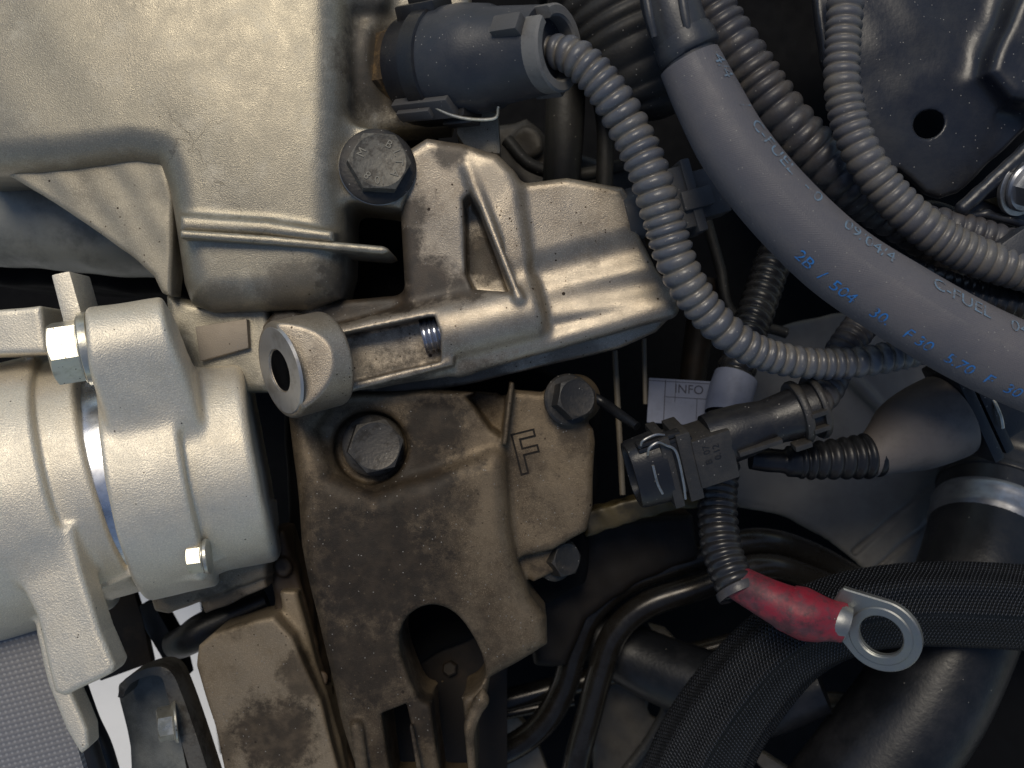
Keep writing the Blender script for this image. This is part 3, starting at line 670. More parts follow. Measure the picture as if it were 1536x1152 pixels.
st = root('strap_bracket', V(240, 1100, -260), 'folded sooty steel strap bracket over white ground at bottom left', 'bracket')
v, f = px_prism(smooth_poly([(178, 1040), (184, 1022), (206, 1010), (240, 1004), (252, 1012), (262, 1060), (286, 1240), (206, 1240), (196, 1120)], 4), -190, -176, 4); obj('plate', v, f, 'rust' if 0 else 'darkcast', st)
band_o = spline([np.array(t_, float) for t_ in ((176, 1046), (184, 1022), (206, 1008), (236, 1000), (256, 1008), (272, 1040), (300, 1120), (338, 1240))], 5)
band_i = spline([np.array(t_, float) for t_ in ((184, 1048), (191, 1030), (208, 1019), (234, 1012), (244, 1020), (252, 1046), (276, 1126), (310, 1240))], 5)
v, f = px_prism([tuple(t_) for t_ in band_o] + [tuple(t_) for t_ in band_i[::-1]], -176, -116, 2); obj('strap', v, f, 'strap', st, angle=30)
rb = root('backing_plate', V(180, 940, -300), 'rust brown plate hanging behind the bright tensioner arm', 'plate')
v, f = px_prism([(128, 900), (196, 872), (214, 930), (228, 994), (150, 1022), (128, 960)], -320, -300, 3); obj('sheet', v, f, 'rust', rb)
sl = root('dark_strut', V(220, 930, -340), 'narrow dark strut crossing the white gap beside the brown plate', 'strut')
v, f = px_prism([(208, 908), (228, 902), (262, 962), (276, 1020), (262, 1024), (232, 968), (214, 940)], -360, -300, 4); obj('strut_body', v, f, 'rubber', sl)
sf = root('dark_filler_tube', V(290, 980, -260), 'black filler tube for the shadow above the tan tarred block', 'hose')  # dark filler put in for the shadow between the castings
o, sw = tube('hose_wall', [(262, 968, -260, 22), (284, 958, -240, 24), (310, 940, -240, 24), (400, 900, -260, 24)], 'rubber', sf, cap0=True)

# ================================================================== UPPER SENSOR CONNECTOR AND ITS CONDUIT
A0, A1 = V(604, 104, -90), V(838, 72, 78); axn = nrm(A1 - A0); Lc = np.linalg.norm(A1 - A0)
cs = root('sensor_connector', A0, 'large blue grey round sensor connector with split collar, top centre', 'connector')
fr = Fr(A0, axn)
v, f = lathe(fr, [(-20, 70), (0, 74), (8, 74), (10, 70), (16, 70)], 6); obj('brass_nut', v, f, 'brass', cs, angle=20)
v, f = lathe(fr, [(16, 70), (22, 77), (60, 77), (64, 70)], 48); obj('seal_ring', v, f, 'plastick', cs)
v, f = lathe(fr, [(58, 74), (64, 87), (92, 87), (98, 76)], 48); obj('lock_ring', v, f, 'plastick', cs)
v, f = lathe(fr, [(88, 76), (94, 83), (130, 83), (178, 76), (184, 71), (Lc - 26, 62), (Lc - 20, 60)], 56); obj('barrel', v, f, 'plastic', cs)
sg = 64; tA, tB = math.radians(62), math.radians(62 + 338)
pr = [(Lc - 30, 61), (Lc, 61), (Lc + 3, 58), (Lc + 3, 47), (Lc, 44), (Lc - 40, 43), (Lc - 40, 58)]; vs = []; ths = np.linspace(tA, tB, sg)
for a, r in pr: vs.append(np.stack([np.full(sg, a), r * np.cos(ths), r * np.sin(ths)], 1))
v = fr(np.concatenate(vs)); npf = len(pr); F = [[i * sg + j, i * sg + j + 1, ((i + 1) % npf) * sg + j + 1, ((i + 1) % npf) * sg + j] for i in range(npf) for j in range(sg - 1)]
F += [[i * sg for i in range(npf)][::-1], [i * sg + sg - 1 for i in range(npf)]]; obj('split_collar', v, F, 'collar', cs, angle=40)
for ang, w_ in ((72, 20), (-128, 20)):
    a = math.radians(ang); n_ = np.cos(a) * fr.y + np.sin(a) * fr.z; f2 = Fr(A0 + axn * (Lc - 52) + n_ * 62, axn, up=n_)
    obj('clip_lug', *box(f2, (-16, 30), (-w_, w_ * .4), (-4, 14), 3), 'plasticg', cs)
f2 = Fr(A0 + axn * 78, axn, up=(0, -.78, .62))
obj('latch', *merge(box(f2, (-48, 60), (-30, 6), (76, 92), 3), box(f2, (-40, 24), (-20, -4), (90, 100), 2)), 'plasticg', cs)
f3 = Fr(A0 + axn * 78, axn, up=(.1, -1, .1)); obj('lower_latch', *merge(box(f3, (-50, 70), (-24, 22), (74, 90), 3), box(f3, (20, 76), (-14, 10), (88, 98), 3)), 'plastick', cs)
f4 = Fr(A0 + axn * 70, axn, up=(0, .85, .5)); obj('upper_latch', *merge(box(f4, (-40, 36), (-24, 24), (66, 94), 4), box(f4, (-24, 24), (-8, 8), (93, 104), 2)), 'plastick', cs)
sw = Sweep([(640, 128, -10, 2.6), (650, 158, 4, 2.6), (690, 176, 10, 2.6), (740, 178, 16, 2.6), (748, 160, 20, 2.6)], 3); v, f, uv = sw.mesh(8); obj('wire_clip', v, f, 'zinc', cs)
v, f = px_prism([(686, 158), (748, 168), (752, 232), (700, 226), (684, 200)], -170, -72, 8); bb = obj('casting_stub', v, f, 'ear'); tag(bb, 'small pale cast block below the upper sensor connector', 'casting')

cd = root('corrugated_conduit', V(850, 76, 40), 'light grey corrugated conduit curving down from the round sensor connector', 'conduit')
conduit('conduit_wall', [(800, 80, 38, 25), (838, 78, 62, 27), (868, 90, 76, 30), (905, 128, 76, 31), (940, 185, 66, 32), (972, 255, 62, 32), (995, 330, 54, 32), (1020, 405, 44, 31), (1062, 470, 30, 29), (1120, 520, 12, 27), (1190, 542, -8, 25), (1270, 545, -24, 24), (1350, 532, -40, 24), (1430, 512, -60, 24)], 17.5, 7.5, 'conduit', cd, sharp=.55)

# ================================================================== FUEL HOSE AND FITTING
fh = root('fuel_hose', V(1050, 120, 80), 'thick smooth grey hose with blue lettering sweeping to the right edge', 'hose')
hp = [(1012, 50, 92, 45), (1034, 92, 92, 47), (1062, 150, 92, 51), (1104, 226, 92, 54), (1170, 308, 90, 56), (1256, 390, 88, 58), (1350, 452, 84, 60), (1450, 510, 78, 62), (1540, 552, 72, 63), (1650, 596, 66, 60)]
sw = Sweep(hp, 6); i0 = int(np.argmin(np.abs(sw.s - 46)))
hs = Sweep(hp[1:], 6); v, f, uv = hs.mesh(48, amod=lambda s, t: 1 + .005 * np.sin(s / 90 + t * 2)); ho = obj('hose_wall', v, f, 'hose', fh, uv=uv, angle=60)
def hose_text(body, s0, th0, size, m, flip=1, squash=1.0):
    tv, tf = text_mesh(body, size, 0, 'LEFT'); s = s0 + tv[:, 0] * squash; r = np.interp(s, hs.s, hs.r); th = th0 - flip * tv[:, 1] / r
    p = hs.at(s, th, .9, None); obj('printed_text', p, tf, m, ho, smooth=False)
hp_ = hs
for tx, s0 in (('4/4', 14), ('/', 92), ('C-FUEL', 122), ('- 0', 240), ('09/04/4', 318), ('C-FUEL', 470), ('04/4', 596)):
    hose_text(tx, s0, -.66, 30, 'print', 1)
for tx, s0 in (('2B', 300), ('/', 340), ('504', 358), ('30.', 420), ('F 30', 475), ('5.70', 540), ('F', 600), ('30', 630)):
    hose_text(tx, s0, .84, 25, 'printb', 1)
ff = root('hose_fitting', V(1004, 0, 80), 'dark blue grey ribbed plastic elbow pushed into the thick grey hose', 'fitting')
tube('elbow', [(998, -70, 60, 43), (1000, -30, 78, 44), (1008, 14, 88, 44), (1020, 50, 92, 43), (1036, 92, 92, 41)], 'plastic', ff, seg=36)
tube('collar', [(1022, 55, 92, 46), (1029, 68, 92, 48), (1034, 80, 92, 48), (1036, 84, 92, 45)], 'plastic', ff, seg=36)
for dx, dy in ((-32, 0), (22, 6)):
    tube('rib', [(996 + dx, -60 + dy, 112, 6), (1000 + dx, -20 + dy, 128, 7), (1006 + dx, 20 + dy, 132, 7), (1014 + dx, 56 + dy, 128, 5)], 'plastic', ff, seg=12)

# ================================================================== OTHER CONDUITS, UPPER RIGHT
cd = root('corrugated_conduit', V(1262, 20, 40), 'dusty grey corrugated conduit dropping from the top edge beside the black bracket', 'conduit')
conduit('conduit_wall', [(1268, -60, 40, 28), (1268, 0, 46, 28), (1264, 70, 50, 27), (1264, 130, 52, 28), (1278, 195, 54, 29), (1312, 262, 54, 30), (1368, 325, 52, 31), (1440, 374, 48, 31), (1536, 408, 40, 30), (1640, 430, 30, 30)], 15.0, 5.2, 'conduitd', cd, sharp=.55)
cd = root('corrugated_conduit', V(1130, 130, -20), 'thick dark corrugated conduit running directly behind the lettered grey hose', 'conduit')
conduit('conduit_wall', [(1020, -80, -20, 36), (1060, 0, -20, 37), (1110, 80, -20, 38), (1170, 168, -24, 38), (1235, 240, -30, 38), (1300, 296, -40, 37), (1370, 342, -60, 35), (1450, 400, -90, 34), (1560, 470, -120, 34)], 21.0, 8, 'conduitb', cd, sharp=.5)
cd = root('corrugated_conduit', V(1450, 350, -20), 'dark corrugated conduit half hidden behind and above the dusty grey one, right edge', 'conduit')
conduit('conduit_wall', [(1350, 330, -30, 24), (1400, 335, -20, 26), (1450, 348, -14, 27), (1520, 372, -10, 28), (1620, 410, -10, 28)], 18.0, 5, 'conduitb', cd, sharp=.5)
cd = root('corrugated_conduit', V(1450, 440, -20), 'black corrugated conduit emerging between dusty conduit and lettered hose, right edge', 'conduit')
conduit('conduit_wall', [(1330, 395, -40, 24), (1400, 425, -30, 26), (1470, 448, -24, 27), (1540, 462, -20, 27), (1640, 480, -20, 27)], 14.0, 4, 'conduitk', cd, sharp=.35)
du = root('ribbed_duct', V(940, 60, -160), 'wide dusty ribbed rubber duct behind the conduit, top centre', 'duct')
conduit('duct_wall', [(850, -150, -170, 96), (886, -60, -160, 98), (925, 20, -150, 96), (955, 90, -150, 86), (975, 140, -155, 70), (982, 165, -160, 48), (984, 178, -165, 20)], 27.0, 6, 'duct', du, seg=48, sharp=.8)
dh = root('vertical_hose', V(846, 180, -240), 'dark vertical rubber hose behind the upper connector', 'hose')
tube('hose_wall', [(846, 60, -250, 30), (848, 140, -245, 30), (846, 210, -245, 29), (842, 270, -250, 28), (838, 330, -260, 28)], 'duct', dh)
dh = root('thin_hose', V(906, 200, -240), 'thin dark hose left of the light grey conduit', 'hose')
tube('hose_wall', [(880, 60, -250, 14), (900, 140, -240, 14), (908, 200, -240, 13), (906, 290, -250, 13)], 'duct', dh)

# ---- second sensor plug in the shade
s2 = root('shaded_plug', V(1020, 290, -90), 'black sensor plug in shade between light conduit and lettered hose', 'connector')
fr = Fr(V(950, 322, -70), (1, .28, -.15))
obj('sensor_nose', *lathe(fr, [(-20, 40), (4, 42), (8, 38), (22, 38), (26, 30), (60, 28)], 36), 'plasticg', s2)
obj('plug_body', *merge(box(fr, (50, 88), (-46, 52), (-34, 30), 4), box(fr, (84, 100), (-56, 60), (-30, 34), 3), box(fr, (98, 150), (-36, 40), (-28, 24), 5)), 'plasticg', s2)
obj('latch', *box(fr, (70, 120), (-20, 10), (28, 40), 3), 'plasticg', s2)
obj('pale_spacer', *box(fr, (16, 40), (-56, -30), (-30, 10), 3), 'ear', s2)

# ---- black pressed bracket, upper right
kb = root('pressed_bracket', V(1420, 150, -80), 'black painted pressed steel bracket with round hole, upper right corner', 'bracket')
c = Cast(*bounds(1190, 1640, -100, 320, -260, 60), 3)
c.add(c.prism([(1232, 90), (1214, -90), (1640, -90), (1640, 100), (1560, 180), (1500, 235), (1448, 284), (1420, 292), (1396, 286), (1374, 268), (1352, 252), (1330, 262), (1312, 248), (1286, 216), (1264, 170)], -62, -40, 8, slope=(-.06, .1), dome=.00045, ctr=(1400, 180)))
c.add(c.prism([(1484, 108), (1520, 146), (1560, 152), (1640, 110), (1640, -90), (1570, -90), (1505, 50)], -60, 6, 16), 44)
c.cut(c.cyl(V(1393, 186, -120), V(1393, 186, 20), 21, 1), 3)
c.wobble(1.2, 60, 2)
c.obj('panel', 'black_sheet', kb)
v, f = lathe(Fr(V(1393, 186, -50), (0, 0, 1)), [(-14, 22.5), (-14, 20), (8, 20), (8, 22.5)], 40)
bp = root('backing_panel', V(1300, 100, -330), 'black backing panel added behind the upper right conduits', 'panel')  # dark backdrop sheet, added to keep the gaps between conduits black
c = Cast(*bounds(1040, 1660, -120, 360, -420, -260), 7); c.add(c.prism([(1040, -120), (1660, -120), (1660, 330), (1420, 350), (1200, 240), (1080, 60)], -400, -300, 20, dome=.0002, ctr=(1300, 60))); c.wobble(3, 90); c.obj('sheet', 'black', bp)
hb = root('hanger_bracket', V(1490, 300, -20), 'dark blue black flanged bracket with oily brown pocket, right edge', 'bracket')
c = Cast(*bounds(1415, 1620, 170, 350, -90, 50), 2.4)
c.add(c.cap(V(1444, 312, 0), V(1600, 170, 14), 11))
c.add(c.prism([(1436, 316), (1452, 304), (1600, 180), (1620, 300), (1560, 350), (1530, 334), (1500, 320), (1470, 320), (1446, 330)], -70, -38, 4), 6)
c.add(c.cap(V(1446, 326, -30), V(1480, 321, -30), 7), 6); c.add(c.cap(V(1480, 321, -30), V(1540, 338, -30), 7), 6)
c.wobble(.6, 30); c.obj('flange', 'black_sheet', hb)
v, f = px_prism([(1476, 300), (1500, 294), (1522, 296), (1536, 316), (1500, 310)], -50, -32, 3); obj('oily_pocket', v, f, 'brownsheet', hb)
bolt(V(1530, 278, -14), nrm((.45, -.45, 1)), 30, 26, 'bright steel hex bolt with washer in the flanged bracket, right edge', m='clamp', flange=(1.25, 8), washer=(46, 8, 'steel'), shank=40)
v, f = px_prism([(1502, 366), (1548, 334), (1600, 370), (1580, 420), (1526, 398)], -20, 62, 3); o = obj('square_lug', v, f, 'plastic'); tag(o, 'flat blue black plastic corner at the right edge above dusty conduit', 'cover')

# ================================================================== DANGLING PLUG, BOOT, LABELLED CABLE
pf_ = Fr(V(1000, 692, -30), (.95, .30, -.06), up=(.12, -.30, 1))
pg = root('unplugged_connector', V(1000, 692, -60), 'charcoal rectangular plug with wire spring clip, unplugged, beside the mount arm', 'connector')
obj('front_plate', *box(pf_, (-12, 4), (-62, 54), (-40, 40), 3), 'plug', pg)
obj('rear_plate', *box(pf_, (14, 36), (-60, 52), (-38, 38), 3), 'plug', pg)
obj('core', *box(pf_, (-8, 40), (-44, 40), (-32, 32), 3), 'plastick', pg)
bd = obj('block', *box(pf_, (34, 96), (-44, 36), (-34, 40), 4), 'plug', pg)
# socket shell: open oval cup facing left
th = np.linspace(0, 2 * np.pi, 48, endpoint=False); sh = lambda a, ry, rz: np.stack([np.full(48, a), np.sign(np.cos(th)) * np.abs(np.cos(th)) ** .7 * ry - 4, np.sign(np.sin(th)) * np.abs(np.sin(th)) ** .7 * rz], 1)
rings = [sh(-6, 56, 42), sh(-52, 52, 40), sh(-58, 50, 38), sh(-58, 44, 32), sh(-50, 42, 30), sh(-14, 41, 29)]
v = pf_(np.concatenate(rings)); F = [[i * 48 + j, i * 48 + (j + 1) % 48, (i + 1) * 48 + (j + 1) % 48, (i + 1) * 48 + j] for i in range(5) for j in range(48)] + [[5 * 48 + j for j in range(48)]]
so = obj('socket_shell', v, F, 'plastick', pg)
for k in (-16, 12): obj('contact', *box(pf_, (-46, -14), (k - 3, k + 3), (-6, 6), 1), 'tin', so)
obj('blue_seal', *lathe(Fr(pf_([(-20, 0, 0)])[0], pf_.x), [(0, 26), (4, 28), (8, 26)], 30), 'plastic', so)
obj('barrel', *lathe(Fr(pf_([(70, 8, -4)])[0], pf_.x), [(0, 42), (20, 44), (60, 42), (96, 36), (110, 37), (140, 40), (150, 42), (178, 42), (182, 38)], 48), 'plastick', pg)
f2 = Fr(pf_([(70, 8, -4)])[0], pf_.x, up=(0, -.4, 1))
obj('barrel_fin', *box(f2, (30, 100), (-16, -8), (36, 50), 3), 'plug', pg)
for k, a in ((142, 12), (172, 10)):
    obj('clip_ring', *lathe(Fr(f2([(k, 0, 0)])[0], f2.x), [(0, 40), (0, 49), (3, 51), (a - 3, 51), (a, 49), (a, 40)], 40), 'plug', pg)
for y in (-18, 8): obj('clip_bridge', *box(f2, (150, 176), (y, y + 8), (40, 51), 2), 'plug', pg)
obj('clip_tab', *box(f2, (118, 146), (-40, -30), (24, 46), 3), 'plug', pg)
for pth in ([(-34, 40, 44), (-30, 52, 50), (-16, 56, 50), (-4, 46, 46), (8, 30, 46), (8, -20, 44), (6, -50, 40)], [(-40, 48, 30), (-34, 60, 36), (-14, 62, 34), (0, 56, 30)], [(-30, 20, 42), (-30, -10, 42), (-26, -30, 40)]):
    q = spline(pf_(pth), 8); sw = Sweep([(0, 0, 0, 1), (1, 0, 0, 1)]); sw.p = q; sw.s = np.concatenate([[0], np.cumsum(np.linalg.norm(np.diff(q, axis=0), axis=1))]); sw.r = np.full(len(q), 2.1)
    T = np.gradient(q, axis=0); T /= np.linalg.norm(T, axis=1)[:, None]; sw.T = T; up = np.array([.3, .2, 1.0]); sw.N = np.array([nrm(up - t * up.dot(t)) for t in T]); sw.B = np.cross(T, sw.N)
    v, f, uv = sw.mesh(10); obj('spring_clip', v, f, 'steel', pg)
for y in (40, 48): obj('broken_tab', *box(pf_, (-44, 24), (y, y + 7), (14, 34), 3), 'plastick', pg)
tv, tf = text_mesh('B  07\n0.12', 15, .3); p = pf_(np.stack([62 + tv[:, 1] * -1, tv[:, 0] + 8, 40.4 + tv[:, 2]], 1)); obj('moulded_text', p, [q[::-1] for q in tf], 'plastick', bd, smooth=False)
cd = root('plug_conduit', V(1230, 590, -90), 'short corrugated conduit stub leaving the dangling plug, under the light conduit', 'conduit')
conduit('conduit_wall', [(1180, 622, -62, 25), (1206, 612, -70, 27), (1230, 594, -84, 28), (1246, 570, -96, 27), (1262, 530, -110, 26), (1290, 490, -130, 26)], 14, 3.5, 'conduitb', cd, sharp=.5)

bt = root('rubber_boot', V(1380, 640, -160), 'brown grey rubber boot with black bellows nose, right of the dangling plug', 'boot')
tube('nose', [(1126, 688, -110, 16), (1150, 690, -111, 18), (1176, 692, -112, 18), (1180, 692, -112, 23), (1200, 692, -113, 24)], 'rubber', bt, lip=(3, 20), cap1=False)
conduit('bellows', [(1194, 692, -112, 26), (1212, 691, -114, 29), (1260, 688, -120, 32), (1300, 684, -126, 35), (1322, 680, -130, 34)], 19, 7.5, 'rubber', bt, sharp=.9)
sw = Sweep([(1298, 690, -128, 30), (1316, 680, -132, 38), (1336, 668, -138, 49), (1358, 654, -144, 61), (1386, 640, -148, 67), (1416, 627, -152, 69), (1424, 623, -153, 68)], 4)
v, f, uv = sw.mesh(48, amod=lambda s, t: 1 + .05 * np.cos(2 * t + .6)); obj('cone', v, f, 'boot', bt, uv=uv, angle=60)
bf = Fr(V(1432, 618, -152), (.84, .50, -.06), up=(.1, -.2, 1))
obj('flange_plate', *box(bf, (-4, 16), (-84, 80), (-40, 62), 5), 'plastick', bt); obj('rear_plate', *box(bf, (22, 40), (-84, 80), (-40, 56), 5), 'plastick', bt)
obj('socket', *box(bf, (38, 120), (-70, 66), (-50, 46), 8), 'plastick', bt)
q = [(1490, 600, -100, 3), (1496, 612, -96, 3), (1502, 628, -94, 3), (1504, 642, -98, 3)]; tube('wire_clip', q, 'zinc', bt, seg=8)

lab = root('starter_cable', V(1085, 750, -150), 'black corrugated cable sleeve running down behind the plug to a red end', 'cable')
conduit('upper_sleeve', [(1230, 270, -360, 28), (1170, 370, -320, 28), (1138, 456, -285, 28), (1116, 520, -250, 29), (1098, 580, -225, 30), (1088, 640, -200, 30)], 18, 5, 'conduitk', lab)
_, swl = conduit('lower_sleeve', [(1086, 640, -195, 29), (1080, 700, -170, 30), (1076, 760, -145, 30), (1082, 820, -115, 31), (1096, 862, -92, 31), (1108, 888, -80, 31)], 15, 5.5, 'conduitk', lab, cap1=False, lip=(5, 50))
tube('end_lip', [(1104, 880, -84, 33), (1107, 886, -81, 34), (1110, 892, -78, 33)], 'conduitb', lab, cap0=False, cap1=False)
v, f, uv = Sweep([(1094, 866, -92, 25), (1118, 880, -80, 27), (1148, 896, -66, 30), (1172, 908, -58, 33), (1182, 913, -55, 36), (1206, 921, -50, 39), (1226, 926, -48, 36), (1246, 930, -46, 31), (1264, 934, -44, 30)], 3).mesh(40, amod=lambda s, t: 1 + .035 * np.sin(3 * t + s / 16) * np.clip((s - 60) / 60, 0, 1)); rd = obj('red_boot', v, f, 'red', lab, uv=uv, angle=60)
lf_ = Fr(V(1322, 952, -26), (.67, -.455, .33), up=(-.57, -.21, .73))
def ring_plate(fr, ro, ri, z0, z1, tongue=None, seg=64):
    th = np.linspace(0, 2 * np.pi, seg, endpoint=False); O = np.stack([ro * np.cos(th), ro * np.sin(th)], 1)
    if tongue:
        L1, w0 = tongue
        for i, t in enumerate(th):
            if math.cos(t) < -.25:
                k = (-.25 - math.cos(t)) / .75; O[i, 0] = -ro * .25 - (L1 - ro * .25) * min(1, k * 1.25); O[i, 1] = math.copysign(min(abs(O[i, 1]) if k < .3 else 1e9, ro * .97 - (ro * .97 - w0) * min(1, k * 1.3)) if k < .8 else abs(math.sin(t)) / .6 * w0, math.sin(t) if abs(math.sin(t)) > 1e-6 else 1)
    I_ = np.stack([ri * np.cos(th), ri * np.sin(th)], 1); b = 2.0; L = []
    for P2, z, g in ((I_, z0, 0), (I_, z1 - b, 0), (I_ * (1 + b / ri), z1, 0), (O * (1 - b / ro), z1, 0), (O, z1 - b, 0), (O, z0, 0)): L.append(np.concatenate([P2, np.full((seg, 1), z)], 1))
    v = fr(np.concatenate(L)); n_ = len(L); F = [[i * seg + j, i * seg + (j + 1) % seg, ((i + 1) % n_) * seg + (j + 1) % seg, ((i + 1) % n_) * seg + j] for i in range(n_) for j in range(seg)]
    return v, [q[::-1] for q in F]
lug = obj('ring_terminal', *ring_plate(lf_, 60, 33, -5, 5, tongue=(84, 33)), 'tin', lab, angle=30)
obj('pressed_rim', *ring_plate(lf_, 48, 33.5, 4, 7.5), 'tin', lug, angle=30)
sw = Sweep([(1244, 930, -44, 27), (1258, 932, -42, 29), (1270, 936, -40, 28)], 3); v, f, uv = sw.mesh(32, cap1=False, lip=(4, 16)); obj('crimp_barrel', v, f, 'tin', lug)
# label
li = root('paper_label', V(1040, 600, -240), 'pale blue printed paper INFO label wrapped on the black cable', 'label')
tube('wrapped_band', [(1104, 566, -226, 33), (1098, 584, -219, 33.5), (1094, 600, -212, 33.5), (1090, 622, -204, 33)], 'label', li, cap0=False, cap1=False)
lfr = Fr(V(1022, 604, -236), (1, -.06, .04), up=(0, .1, 1)); lfl = obj('flag', *box(lfr, (-58, 62), (-38, 40), (-1.5, 1.5), .6, 1), 'label', li)
tv, tf = text_mesh('INFO', 22, .3); p = lfr(np.stack([tv[:, 0] + 12, tv[:, 1] + 23, tv[:, 2] + 2], 1)); obj('printed_text', p, tf, 'ink', lfl, smooth=False)
ln = [box(lfr, (-30, -28.6), (-38, 38), (1.5, 2), 0), box(lfr, (-12, -11), (0, 38), (1.5, 2), 0), box(lfr, (-30, 60), (8, 9), (1.5, 2), 0), box(lfr, (26, 27), (-38, 8), (1.5, 2), 0), box(lfr, (-58, 60), (35, 36), (1.5, 2), 0)]
obj('printed_lines', *merge(*ln), 'ink', lfl, smooth=False)
for tx, dx in (('4', -4), ('2S', 18)):
    tv, tf = text_mesh(tx, 20, .2); b0 = V(1096 + dx, 602, -179); p = tv + b0; p[:, 2] = b0[2] + 1 - .010 * (tv[:, 0] + dx) ** 2 + tv[:, 2]; obj('band_text', p, tf, 'ink', li, smooth=False)

# ================================================================== LOWER RIGHT: SHROUD, COOLANT HOSE, BRAIDED SLEEVE, PIPES
sh_ = root('fan_shroud', V(1250, 700, -570), 'grey plastic fan shroud panel with two ribs and curved lower edge', 'shroud')
c = Cast(*bounds(1060, 1680, 440, 960, -610, -450), 4.5)
c.add(c.prism([(1085, 590), (1130, 500), (1250, 470), (1680, 440), (1680, 960), (1380, 930), (1328, 885), (1290, 842), (1240, 800), (1180, 768), (1120, 754), (1085, 752)], -580, -550, 6, slope=(-.03, -.03), ctr=(1280, 680)))
for a, b_ in (((1278, 832), (1402, 722)), ((1312, 856), (1440, 742))): c.cut(c.cap(V(*a, -548), V(*b_, -548), 6), 6)
c.add(c.cap(V(1250, 540, -546), V(1330, 620, -546), 14), 14)
for a, b_ in (((1110, 756), (1180, 770)), ((1180, 770), (1240, 802)), ((1240, 802), (1290, 844)), ((1290, 844), (1330, 888))): c.add(c.cap(V(*a, -548), V(*b_, -548), 6), 5)
c.wobble(2, 90); c.obj('panel', 'shroud', sh_)
ch = root('coolant_hose', V(1450, 850, -300), 'wide black rubber coolant hose in the lower right corner', 'hose')
CH = [(1530, 620, -520, 90), (1508, 700, -450, 88), (1488, 780, -390, 86), (1466, 860, -335, 86), (1434, 950, -300, 88), (1384, 1050, -290, 92), (1320, 1140, -290, 94), (1250, 1230, -290, 94)]
_, hsw = tube('hose_wall', CH, 'rubber', ch, seg=56, ds=6)
def hose_band(s0, s1, off, n_=10):
    s = np.linspace(s0, s1, n_); th = np.linspace(0, 2 * np.pi, 72, endpoint=False); v = hsw.at(np.repeat(s, 72), np.tile(th, n_), np.repeat(off, 72)); F = [[i * 72 + j, i * 72 + (j + 1) % 72, (i + 1) * 72 + (j + 1) % 72, (i + 1) * 72 + j] for i in range(n_ - 1) for j in range(72)]
    return v, F
s_at = lambda y: float(np.interp(y, [576 - pt[1] / K(pt[2]) for pt in hsw.p], hsw.s))
obj('hose_ridge', *hose_band(s_at(690), s_at(722), np.array([-1, 3, 5, 6, 6, 6, 6, 5, 3, -1.0])), 'rubber', ch)
obj('hose_ridge', *hose_band(s_at(736), s_at(746), np.array([-1, 2, 3, 3, 3, 3, 3, 3, 2, -1.0])), 'rubber', ch)
hc = root('hose_clamp', V(1484, 790, -380), 'dull grey stainless steel band clamp round the wide black coolant hose', 'clamp')
obj('band', *hose_band(s_at(764), s_at(806), np.array([-1, 2.6, 4.4, 3, 3, 3, 3, 4.4, 2.6, -1.0])), 'clamp', hc)
obj('screw_housing', *box(Fr(V(1560, 800, -330), (1, -.3, 0)), (0, 50), (-18, 18), (-8, 14), 4), 'clamp', hc)
bs = root('braided_sleeve', V(1300, 910, -180), 'black braided cable sleeve arching behind the ring terminal', 'cable sleeve')
sw = Sweep([(1680, 918, -160, 62), (1560, 914, -160, 62), (1450, 908, -162, 62), (1350, 908, -168, 60), (1260, 924, -180, 60), (1180, 965, -200, 62), (1110, 1040, -225, 66), (1060, 1120, -250, 70), (1020, 1220, -270, 72)], 4)
v, f, uv = sw.mesh(96, amod=lambda s, t: 1 + .05 * np.cos(8 * t + .4 * np.sin(s / 160)) + .02 * np.cos(3 * t + s / 120)); obj('braid', v, f, 'braid', bs, uv=uv, angle=None)
dk = root('dark_sleeve', V(1050, 1040, -330), 'dull black sleeve below and left of the braided arch', 'cable sleeve')
tube('sleeve_wall', [(860, 930, -480, 40), (960, 990, -430, 48), (1060, 1030, -370, 54), (1130, 1050, -330, 56), (1230, 1020, -300, 50)], 'rubber', dk, seg=36)
for i, (pts, lb_) in enumerate((([(1300, 880, -520, 20), (1210, 830, -450, 20), (1130, 812, -390, 20), (1040, 838, -380, 20), (950, 868, -385, 20), (892, 912, -390, 20), (864, 970, -395, 20), (846, 1030, -400, 20), (818, 1080, -400, 20), (776, 1116, -405, 20), (700, 1150, -410, 20)], 'left one of two dark bent steel pipes below the mount arm plate'),
                              ([(1320, 920, -500, 20), (1220, 870, -420, 20), (1140, 850, -360, 20), (1050, 880, -350, 20), (970, 908, -355, 20), (922, 950, -360, 20), (900, 1010, -365, 20), (884, 1070, -370, 20), (868, 1130, -372, 20), (850, 1220, -375, 20)], 'right one of two dark bent steel pipes, nearer the red cable end'))):
    r_ = root('bent_pipe', V(*pts[6][:3]), lb_, 'pipe', 'bent pipes below the mount arm'); tube('pipe_wall', pts, 'pipe', r_, seg=28)
r_ = root('cross_pipe', V(780, 1040, -420), 'thin dark pipe passing behind the bent pipes to the mount arm', 'pipe'); tube('pipe_wall', [(680, 1068, -440, 16), (760, 1050, -440, 17), (840, 1030, -445, 17), (960, 1000, -450, 16), (1120, 960, -460, 16)], 'pipe', r_)
tube('lower_wall', [(700, 1082, -450, 9), (780, 1066, -450, 9), (860, 1050, -455, 9)], 'pipe', r_)
